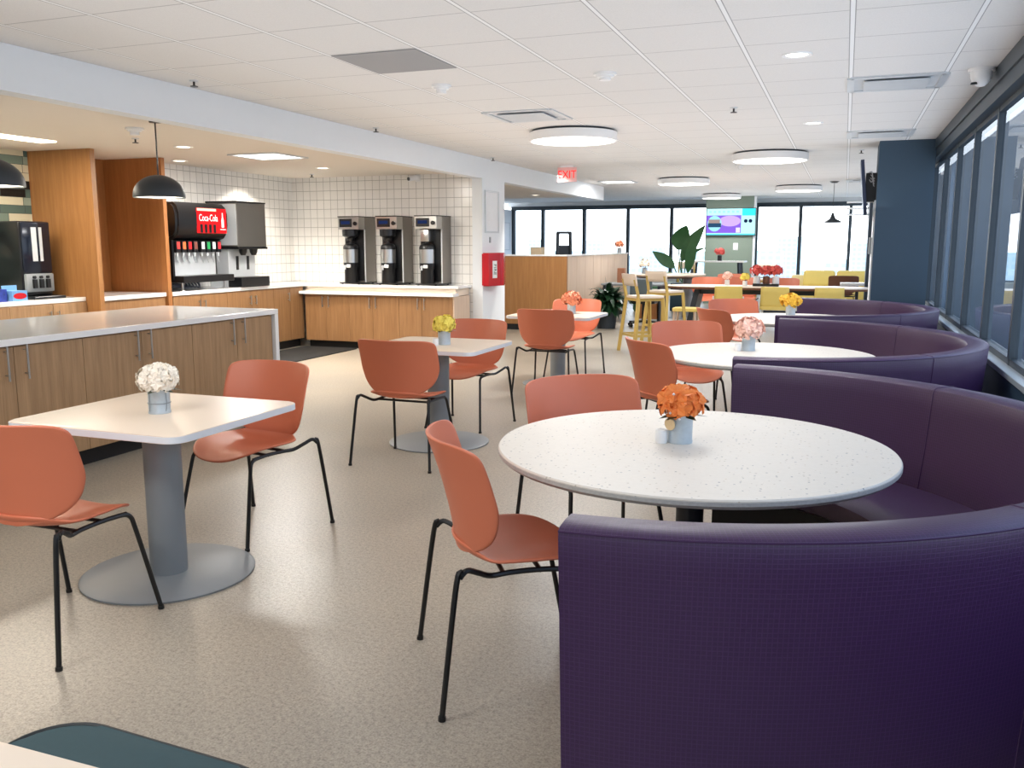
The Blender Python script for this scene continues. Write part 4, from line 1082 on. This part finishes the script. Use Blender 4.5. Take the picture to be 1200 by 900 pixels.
# flowers on far tables
t = thing('flower_tray', 'black tray holding flower pots on the long table', 'tray', (-1.27, 16.1, 0.745))
obj('tray', bx(-0.22, 0.22, -0.09, 0.09, 0, 0.045, bev=0.004), M['black_plastic'], t, False)
def pot(x, y, z, label, pm, fm, seed, s=1.0, fr=0.11):
    t = thing('flower_pot', label, 'flower pot', (x, y, z), 0, 'small flower pots in the far dining area')
    obj('pot', lathe(B(), [(0, 0), (0.055 * s, 0), (0.06 * s, 0.01), (0.055 * s, 0.13 * s), (0.05 * s, 0.13 * s), (0, 0.10 * s)], 20), pm, t)
    obj('blossoms', florets(B(), (0, 0, 0.22 * s), fr * s, 18, 0.05 * s, seed, 0.8), fm, t, False)
    b = B()
    for k in range(5): cyl(b, (0, 0, 0.1 * s), (0.05 * math.cos(k * 1.3) * s, 0.05 * math.sin(k * 1.3) * s, 0.2 * s), 0.004, n=5)
    obj('stems', b, M['leaf_dark'], t)
pot(-1.43, 16.1, 0.79, 'white pot of coral flowers at the left of the black tray', M['white_plastic'], M['f_red'], 21)
pot(-1.27, 16.1, 0.79, 'brown pot of coral flowers in the middle of the black tray', M['brown'], M['f_red'], 22)
pot(-1.11, 16.1, 0.79, 'white pot of coral flowers at the right of the black tray', M['white_plastic'], M['f_red'], 23)
pot(-1.62, 16.0, 0.745, 'small pot with a yellow flower left of the black tray', M['white_plastic'], M['f_yellow'], 24, 0.7)
pot(-1.95, 16.2, 0.745, 'small pot of pink flowers on the left half of the long table', M['white_plastic'], M['f_pink'], 25, 0.75)
pot(-3.80, 17.85, 0.88, 'grey vase of cream flowers on the pedestal counter table', M['grey_metal'], M['f_white'], 26, 0.95)
pot(-4.42, 18.2, 1.297, 'small vase of peach flowers on the reception partition cap', M['grey_metal'], M['f_peach'], 27, 0.8)
# far high table
t = thing('high_table', 'white high table with slanted black legs before the sage column', 'table', (-2.80, 21.2, 0))
obj('tabletop', bx(-0.65, 0.65, -0.35, 0.35, 1.06, 1.095, bev=0.004), M['quartz'], t, False)
for sx in (-1, 1):
    for sy in (-1, 1): obj('leg', bar(B(), (sx * 0.52, sy * 0.26, 1.06), (sx * 0.6, sy * 0.32, 0), 0.05, 0.05), M['dark_post'], t, False)
    obj('cross_rail', bar(B(), (sx * 0.58, -0.30, 0.25), (sx * 0.58, 0.30, 0.25), 0.03, 0.03), M['dark_post'], t, False)
pot(-2.74, 21.15, 1.095, 'black and white pot of red flowers on the far high table', M['black_plastic'], M['f_red'], 28, 0.95)
# screen on the column
t = thing('wall_screen', 'wide screen with purple and turquoise menu on the sage column', 'screen', (-2.68, 22.57, 2.02))
obj('casing', bx(-0.60, 0.60, -0.05, 0.03, -0.335, 0.335, bev=0.005), M['black_plastic'], t, False)
sc = obj('display', bx(-0.585, 0.585, -0.054, -0.05, -0.32, 0.32), emis('screen aqua', (176, 236, 240), 1.05), t, False)
def flat(name, x0, x1, z0, z1, c, yy=-0.0548, st=1.0): obj(name, bx(x0, x1, yy - 0.0004, yy, z0, z1), emis(name + ' glow', c, st), sc, False)
flat('purple_panel', -0.585, 0.25, -0.27, 0.16, (128, 92, 206)); flat('turquoise_panel', 0.27, 0.585, 0.15, 0.32, (60, 214, 226))
flat('white_square', 0.13, 0.23, -0.26, -0.14, (214, 204, 240), -0.0554); flat('bottom_strip', -0.585, 0.585, -0.32, -0.285, (96, 206, 224))
def disc(name, cx, cz, rx, rz, c, yy):
    b = B(); b.faces.new([b.verts.new((cx + rx * math.cos(2 * PI * k / 36), yy, cz + rz * math.sin(2 * PI * k / 36))) for k in range(36)]); obj(name, b, emis(name + ' glow', c, 1.0), sc, False)
disc('lilac_oval', -0.02, 0.02, 0.26, 0.13, (190, 160, 236), -0.0556); disc('round_picture', -0.39, -0.04, 0.17, 0.19, (150, 214, 236), -0.056)
b = B(); box(b, -0.54, -0.26, -0.0566, -0.0562, -0.03, 0.06); obj('picture_house', b, emis('house glow', (150, 132, 128), 1), sc, False)
b = B(); box(b, -0.55, -0.23, -0.0570, -0.0566, -0.13, -0.03); obj('picture_cars', b, emis('cars glow', (40, 70, 100), 1), sc, False)
for x in (0.36, 0.47): disc('sunglass_lens', x, 0.02, 0.045, 0.045, (24, 34, 66), -0.0556)
for k in range(7): flat('banner_block', -0.53 + 0.11 * k, -0.47 + 0.11 * k, 0.22, 0.27, (150, 214, 214), -0.0548)
t = thing('wall_outlet', 'white round wall fitting on the sage column below the screen', 'outlet', (-2.55, 22.599, 1.42))
obj('plate', bx(-0.06, 0.06, -0.012, 0, -0.09, 0.09, bev=0.01), M['white_plastic'], t)

# plants
def leaf(bm, p0, d, L, w, droop, n=6, fold=0.12, up=(0, 0, 1)):
    p = Vector(p0); d = Vector(d).normalized(); side = d.cross(Vector(up))
    side = side.normalized() if side.length > 1e-3 else Vector((1, 0, 0))
    rows = []
    for i in range(n + 1):
        t = i / n; ww = w * math.sin(PI * min(0.999, (t * 0.94 + 0.03)) ** 0.8)
        nrm = side.cross(d).normalized()
        rows.append([bm.verts.new(p - side * ww + nrm * ww * fold), bm.verts.new(p), bm.verts.new(p + side * ww + nrm * ww * fold)])
        p = p + d * L / n; d = (d + Vector((0, 0, -droop / n))).normalized()
    for a, b in zip(rows, rows[1:]):
        bm.faces.new((a[0], a[1], b[1], b[0])); bm.faces.new((a[1], a[2], b[2], b[1]))
t = thing('potted_peace_lily', 'bushy dark green potted plant beside the oak reception side', 'potted plant', (-3.90, 15.2, 0))
obj('planter', lathe(B(), [(0, 0), (0.16, 0), (0.2, 0.4), (0.19, 0.4), (0.18, 0.36), (0, 0.36)], 28), M['dark_post'], t)
b = B(); rnd = random.Random(5)
for k in range(230):
    a = rnd.uniform(0, 2 * PI); e = rnd.uniform(-0.35, 1.3); r0 = rnd.uniform(0, .12); hh = rnd.uniform(0.05, 0.32)
    leaf(b, (r0 * math.cos(a) * (1 + hh), r0 * math.sin(a) * (1 + hh), 0.34 + hh * rnd.uniform(.4, 1)), (math.cos(a) * math.cos(e), math.sin(a) * math.cos(e), math.sin(e)), rnd.uniform(.22, .42) * (0.75 if math.cos(a) < -.3 else 1), rnd.uniform(.04, .07), rnd.uniform(.8, 2.2), 5)
obj('foliage', b, M['leaf_dark'], t)
b = B(); leaf(b, (0, 0, 0.6), (-.1, 0, 1), .32, .02, 0.2); obj('tall_shoot', b, M['leaf_dark'], t)
t = thing('potted_bird_of_paradise', 'tall broad-leaved plant in a dark teal square planter by the windows', 'potted plant', (-3.38, 20.0, 0))
obj('planter', bx(-0.24, 0.24, -0.24, 0.24, 0, 0.62, bev=0.01), plain('teal planter', (34, 62, 74), 0.5), t, False)
b = B(); st = B()
for (bx_, bz, dx, dz, L, w, dr, sx) in [(-0.05, 1.1, 0.45, 0.9, 0.95, .15, .5, 0.12), (-0.12, 1.35, 0.1, .8, 0.62, .2, 1.8, -0.05), (0.1, 0.85, 0.15, 1, 0.9, .12, .3, 0.05), (-.2, 0.95, -.7, .6, .62, .13, .2, -.1), (0.05, 1.2, 0.8, .6, 0.5, .04, .6, 0.2)]:
    tube(st, catmull([(0, 0, 0.6), (bx_ * .6, 0, (0.6 + bz) / 2), (bx_, 0, bz)]), 0.014, 6)
    leaf(b, (bx_, 0, bz), (dx, -0.1, dz), L, w, dr, 8, 0.1, (0.1, -1, 0.1))
obj('leaves', b, M['leaf'], t); obj('stems', st, M['leaf'], t)
b = B(); leaf(b, (-0.1, 0, 0.75), (-.9, 0, .35), .45, .05, .6, 6, .1, (0, -1, 0)); leaf(b, (-0.15, -0.05, 0.62), (-.9, -.3, .2), .5, .07, 1.4, 6, .1); obj('young_leaves', b, M['leaf_light'], t)
o = obj('green_pouf', lathe(B(), [(0, 0), (0.3, 0), (0.33, 0.05), (0.33, 0.5), (0.3, 0.56), (0, 0.57)], 32), plain('green fabric', (70, 110, 76), 0.8), None); o.location = (-4.05, 19.45, 0)
tag(o, 'green upholstered pouf left of the dark teal planter', 'pouf')

# yellow sofa with cushions, brown chair, small tables, cone lamp
t = thing('sofa', 'yellow sofa under the far windows', 'sofa', (-0.25, 22.4, 0))
obj('seat', bx(-0.95, 0.95, -0.4, 0.4, 0.12, 0.44, bev=0.03), M['yellow'], t)
obj('backrest', bx(-0.95, 0.95, 0.25, 0.45, 0.44, 0.74, bev=0.04), plain('pale yellow fabric', (232, 214, 160), 0.7), t)
for sx in (-0.85, 0.85):
    for sy in (-0.3, 0.3): obj('leg', cyl(B(), (sx, sy, 0), (sx, sy, 0.12), 0.02), M['black_metal'], t)
def cushion(x, y, z, label):
    b = B(); box(b, -0.36, 0.36, -0.09, 0.09, -0.2, 0.2, bev=0.07, seg=4); o = obj('cushion', b, M['yellow'], None); o.location = (x, y, z); o.rotation_euler = (R(-14), 0, 0)
    tag(o, label, 'cushion', 'yellow cushions on the sofa')
cushion(-0.55, 22.45, 0.66, 'plump yellow cushion at the left of the sofa'); cushion(0.2, 22.45, 0.66, 'plump yellow cushion at the right of the sofa')
t = dup(ch0, (0.0, 19.2, 0), R(0), 'brown chair with back turned before the yellow sofa', None)
if 'group' in t: del t['group']
for c in t.children:
    if c.name.startswith(('backrest', 'seat')):
        c.data = c.data.copy(); c.data.materials[0] = M['brown']
def side_table(x, y, h, label):
    t = thing('side_table', label, 'side table', (x, y, 0), 0, 'small white side tables')
    obj('tabletop', prism(B(), rrect(0, 0, 0.62, 0.5, 0.03), h - 0.05, h, 0.004), M['quartz'], t)
    obj('post', cyl(B(), (0, 0, 0.012), (0, 0, h - 0.05), 0.03), M['dark_post'], t)
    obj('base', lathe(B(), [(0, 0), (0.2, 0), (0.2, 0.01), (0, 0.012)], 28), M['dark_post'], t)
side_table(0.25, 18.3, 0.74, 'white side table beside the navy column, the higher one')
side_table(0.18, 14.3, 0.55, 'low white side table at the right end of the long table')
t = thing('cone_lamp', 'black cone pendant lamp hanging before the far windows', 'pendant lamp', (-0.26, 18.0, CE))
obj('cord', cyl(B(), (0, 0, 0), (0, 0, -0.62), 0.005, n=6), M['black_plastic'], t)
obj('canopy', lathe(B(), [(0, 0), (0.09, 0), (0.05, -0.03), (0, -0.03)], 20), M['black_plastic'], t)
obj('shade', lathe(B(), [(0.02, -0.58), (0.035, -0.64), (0.06, -0.69), (0.15, -0.735), (0.165, -0.765), (0.155, -0.765), (0.05, -0.71), (0.0, -0.70)], 28), M['dark_post'], t)
# shelf by far column
t = thing('wall_shelf', 'white open wall shelf on the far dark column', 'shelf', (0.36, 16.95, 1.98))
for k in range(3): obj('shelf', bx(-0.38, 0, -0.0, 0.3, 0.0 + 0.11 * k, 0.022 + 0.11 * k), M['white_plastic'], t, False)
obj('bracket', bx(-0.03, -0.002, 0.0, 0.3, -0.06, 0.33), M['white_plastic'], t, False)
# screen on side of navy column
t = thing('wall_screen', 'black screen seen edge-on, tilted on the navy column side', 'screen', (0.305, 11.68, 2.15))
p = obj('casing', bx(-0.16, -0.12, -0.25, 0.25, -0.32, 0.32, bev=0.004), plain('navy screen casing', (30, 44, 74), 0.35), t, False); p.rotation_euler = (0, R(-6), 0)
b = B(); box(b, -0.12, 0, -0.08, 0.08, -0.18, 0.16); obj('bracket', b, M['black_metal'], t, False)
b = B()
for k in range(4): tube(b, catmull([(-0.11, -0.05 + 0.03 * k, 0.14), (-0.06, -0.09, 0.05 + 0.04 * k), (-0.03, -0.08, 0.1 - .03 * k), (-0.005, -0.05, 0.0)]), 0.006, 5)
obj('cables', b, M['white_plastic'], t)
t = thing('wall_box', 'small grey control box on the white strip of the navy column', 'switch', (0.29, 11.6, 1.45))
obj('cover', bx(-0.03, 0, -0.06, 0.06, -0.10, 0.10, bev=0.004), M['grey_metal'], t, False)
# office corner behind the stools
t = thing('office_desk', 'grey work desk behind the potted plant and bar stools', 'desk', (-3.72, 16.72, 0))
obj('desktop', bx(-0.6, 0.55, -0.35, 0.35, 0.70, 0.735, bev=0.004), M['grey_metal'], t, False)
for sx in (-0.55, 0.5): obj('leg', bx(sx - 0.025, sx + 0.025, -0.3, 0.3, 0, 0.70), M['dark_post'], t, False)
obj('drawer_unit', bx(0.1, 0.5, -0.3, 0.3, 0.08, 0.62), M['oak_dark'], t, False)
o = obj('wooden_block', bx(-0.07, 0.07, -0.07, 0.07, 0, 0.28, bev=0.005), plain('reddish wood', (150, 98, 70), 0.5), None, False); o.location = (-4.05, 16.9, 0.735)
tag(o, 'upright brown wooden box on the desk behind the plant', 'box')
t = thing('office_chair', 'dark office chair on casters behind the bar stools', 'office chair', (-3.36, 15.75, 0))
obj('seat', prism(B(), rrect(0, 0, 0.46, 0.44, 0.08), 0.42, 0.48, 0.015), M['black_plastic'], t)
obj('backrest', bx(-0.2, 0.2, -0.26, -0.21, 0.52, 0.86, bev=0.02), plain('grey mesh', (92, 104, 108), 0.8), t)
obj('back_arm', bar(B(), (0, -0.235, 0.55), (0, -0.1, 0.42), 0.05, 0.02), M['black_plastic'], t, False)
obj('post', cyl(B(), (0, 0, 0.09), (0, 0, 0.42), 0.028), M['black_metal'], t)
for k in range(5):
    a = 2 * PI * k / 5 + .3
    lg = obj('base_arm', bar(B(), (0, 0, 0.1), (0.28 * math.cos(a), 0.28 * math.sin(a), 0.075), 0.04, 0.03), M['black_metal'], t, False)
    obj('caster', cyl(B(), (0.28 * math.cos(a) - 0.02 * math.sin(a), 0.28 * math.sin(a) + 0.02 * math.cos(a), 0.03), (0.28 * math.cos(a) + 0.02 * math.sin(a), 0.28 * math.sin(a) - 0.02 * math.cos(a), 0.03), 0.03, n=14), M['black_plastic'], lg)
t = thing('office_chair', 'high-backed dark chair rising above the reception partition', 'office chair', (-5.30, 17.1, 0), R(20))
b = B()
for s in (-1, 1): bar(b, (s * 0.15, -0.2, 0.6), (s * 0.12, -0.24, 1.70), 0.05, 0.05)
bar(b, (-0.15, -0.24, 1.70), (0.15, -0.24, 1.70), 0.06, 0.05); box(b, -0.12, 0.12, -0.23, -0.2, 0.6, 1.45)
obj('backrest', b, M['dark_post'], t, False)
obj('seat', prism(B(), rrect(0, 0, 0.46, 0.44, 0.08), 0.52, 0.6, 0.015), M['dark_post'], t)
obj('post', cyl(B(), (0, 0, 0.06), (0, 0, 0.52), 0.03), M['black_metal'], t)
obj('base', lathe(B(), [(0, 0), (0.28, 0), (0.27, 0.05), (0, 0.07)], 24), M['black_metal'], t)
o = obj('cardboard_box', bx(-0.12, 0.12, -0.12, 0.12, 0, 0.28), plain('tan cardboard', (205, 186, 158), 0.8), None, False); o.location = (-6.15, 18.0, 1.13)
tag(o, 'tan box on a shelf seen above the reception partition', 'box')
t = thing('filing_cabinet', 'low cabinet behind the reception partition holding the tan box', 'cabinet', (-6.15, 18.0, 0))
obj('carcass', bx(-0.4, 0.4, -0.25, 0.25, 0, 1.13), M['grey_metal'], t, False)

# ------------------------------------------------------------------ outside
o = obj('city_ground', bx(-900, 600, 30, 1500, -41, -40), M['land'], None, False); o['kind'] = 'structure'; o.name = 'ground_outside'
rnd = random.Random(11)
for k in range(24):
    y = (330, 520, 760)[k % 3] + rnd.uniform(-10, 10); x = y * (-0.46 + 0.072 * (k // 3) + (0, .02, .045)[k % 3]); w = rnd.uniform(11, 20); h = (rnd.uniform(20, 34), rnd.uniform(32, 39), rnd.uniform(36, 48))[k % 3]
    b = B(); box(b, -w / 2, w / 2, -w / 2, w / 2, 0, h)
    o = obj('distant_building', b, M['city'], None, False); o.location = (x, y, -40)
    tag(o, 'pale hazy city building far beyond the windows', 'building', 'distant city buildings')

b = B(); box(b, 9, 30, 42, 180, 0, 49)
o = obj('neighbouring_building', b, plain('blue glass facade', (48, 62, 74), 0.5, var=0.15, scale=0.6), None, False); o.location = (0, 0, -40)
tag(o, 'dark blue building wing seen through the slanting right windows', 'building')
W = bpy.data.worlds.new('World'); SC.world = W; W.use_nodes = True
nt = W.node_tree; nt.nodes.clear()
out = nt.nodes.new('ShaderNodeOutputWorld'); bg = nt.nodes.new('ShaderNodeBackground')
tc = nt.nodes.new('ShaderNodeTexCoord'); sp = nt.nodes.new('ShaderNodeSeparateXYZ'); rp = nt.nodes.new('ShaderNodeValToRGB')
nt.links.new(tc.outputs['Generated'], sp.inputs[0]); nt.links.new(sp.outputs[2], rp.inputs[0])
cr = rp.color_ramp; cr.elements[0].position = 0.0; cr.elements[0].color = (0.86, 0.93, 1.0, 1); cr.elements[1].position = 0.6; cr.elements[1].color = (0.52, 0.72, 1.0, 1)
e = cr.elements.new(0.08); e.color = (0.95, 0.98, 1.0, 1)
nt.links.new(rp.outputs[0], bg.inputs[0]); bg.inputs[1].default_value = 3.6
nt.links.new(bg.outputs[0], out.inputs[0])

# added uplights with no fixture, to brighten the ceiling
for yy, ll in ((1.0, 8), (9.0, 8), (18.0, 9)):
    lamp('AREA', 'ceiling_fill_lamp', (-1.8, yy, 1.9), 36, 4.5, (0.97, 0.985, 1.0), (PI, 0, 0), sy=ll)
# fixtures' light, besides an added aisle lamp and spots lacking a fitting
for x, y, z, e, c in [(-7.35, 8.6, SO - 0.02, 26, (1, .92, .8)), (-7.4, 10.2, SO - 0.02, 34, (1, .92, .8)), (-6.36, 10.05, SO - 0.02, 26, (1, .92, .8)), (-6.32, 7.42, SO - 0.02, 26, (1, .92, .8)), (-5.84, 16.9, SO - .02, 20, (1, .9, .75)), (-5.2, 9.9, SO - .02, 16, (1, .92, .8))]:
    lamp('SPOT', 'downlight_lamp', (x, y, z), e * 2.7, 0.06, c, spot=R(130))
lamp('SPOT', 'partition_fill_lamp', (-4.2, 12.7, CE - 0.03), 170, 0.1, (1, .95, .88), (R(22), 0, R(15)), spot=R(110))  # added spot without a fixture, brightens the reception partition
lamp('AREA', 'strip_lamp', (-7.22, 5.6, SO - 0.02), 40, 0.2, (1, .9, .75), sy=2.0)
lamp('AREA', 'panel_lamp', (-6.08, 8.5, SO - 0.02), 60, 0.5, (1, .96, .9), sy=0.5)
for x, y in [(-0.351, 6.04), (-0.363, 9.38)]: lamp('SPOT', 'downlight_lamp', (x, y, CE - 0.02), 40, 0.06, (1, .97, .93), spot=R(110))
for x, y in [(-4.1, 16.7)]: lamp('AREA', 'panel_lamp', (x, y, CE - 0.02), 20, 0.5, (1, .98, .95), sy=0.5)

# ------------------------------------------------------------------ camera
cam = bpy.data.cameras.new('Camera'); co = bpy.data.objects.new('Camera', cam); COL.objects.link(co)
cam.sensor_width = 36; cam.lens = 36 * 1032 / 1200; cam.clip_end = 2000; cam.clip_start = 0.05
P = math.atan(163 / 1032); YW = math.atan(391 / math.hypot(1032, 163))
co.location = (0, 0, 1.46); co.rotation_euler = (PI / 2 - P, 0, YW)
SC.camera = co
SC.view_settings.view_transform = 'Standard'; SC.view_settings.look = 'None'
SC.view_settings.exposure = 0.6; SC.view_settings.gamma = 1.0
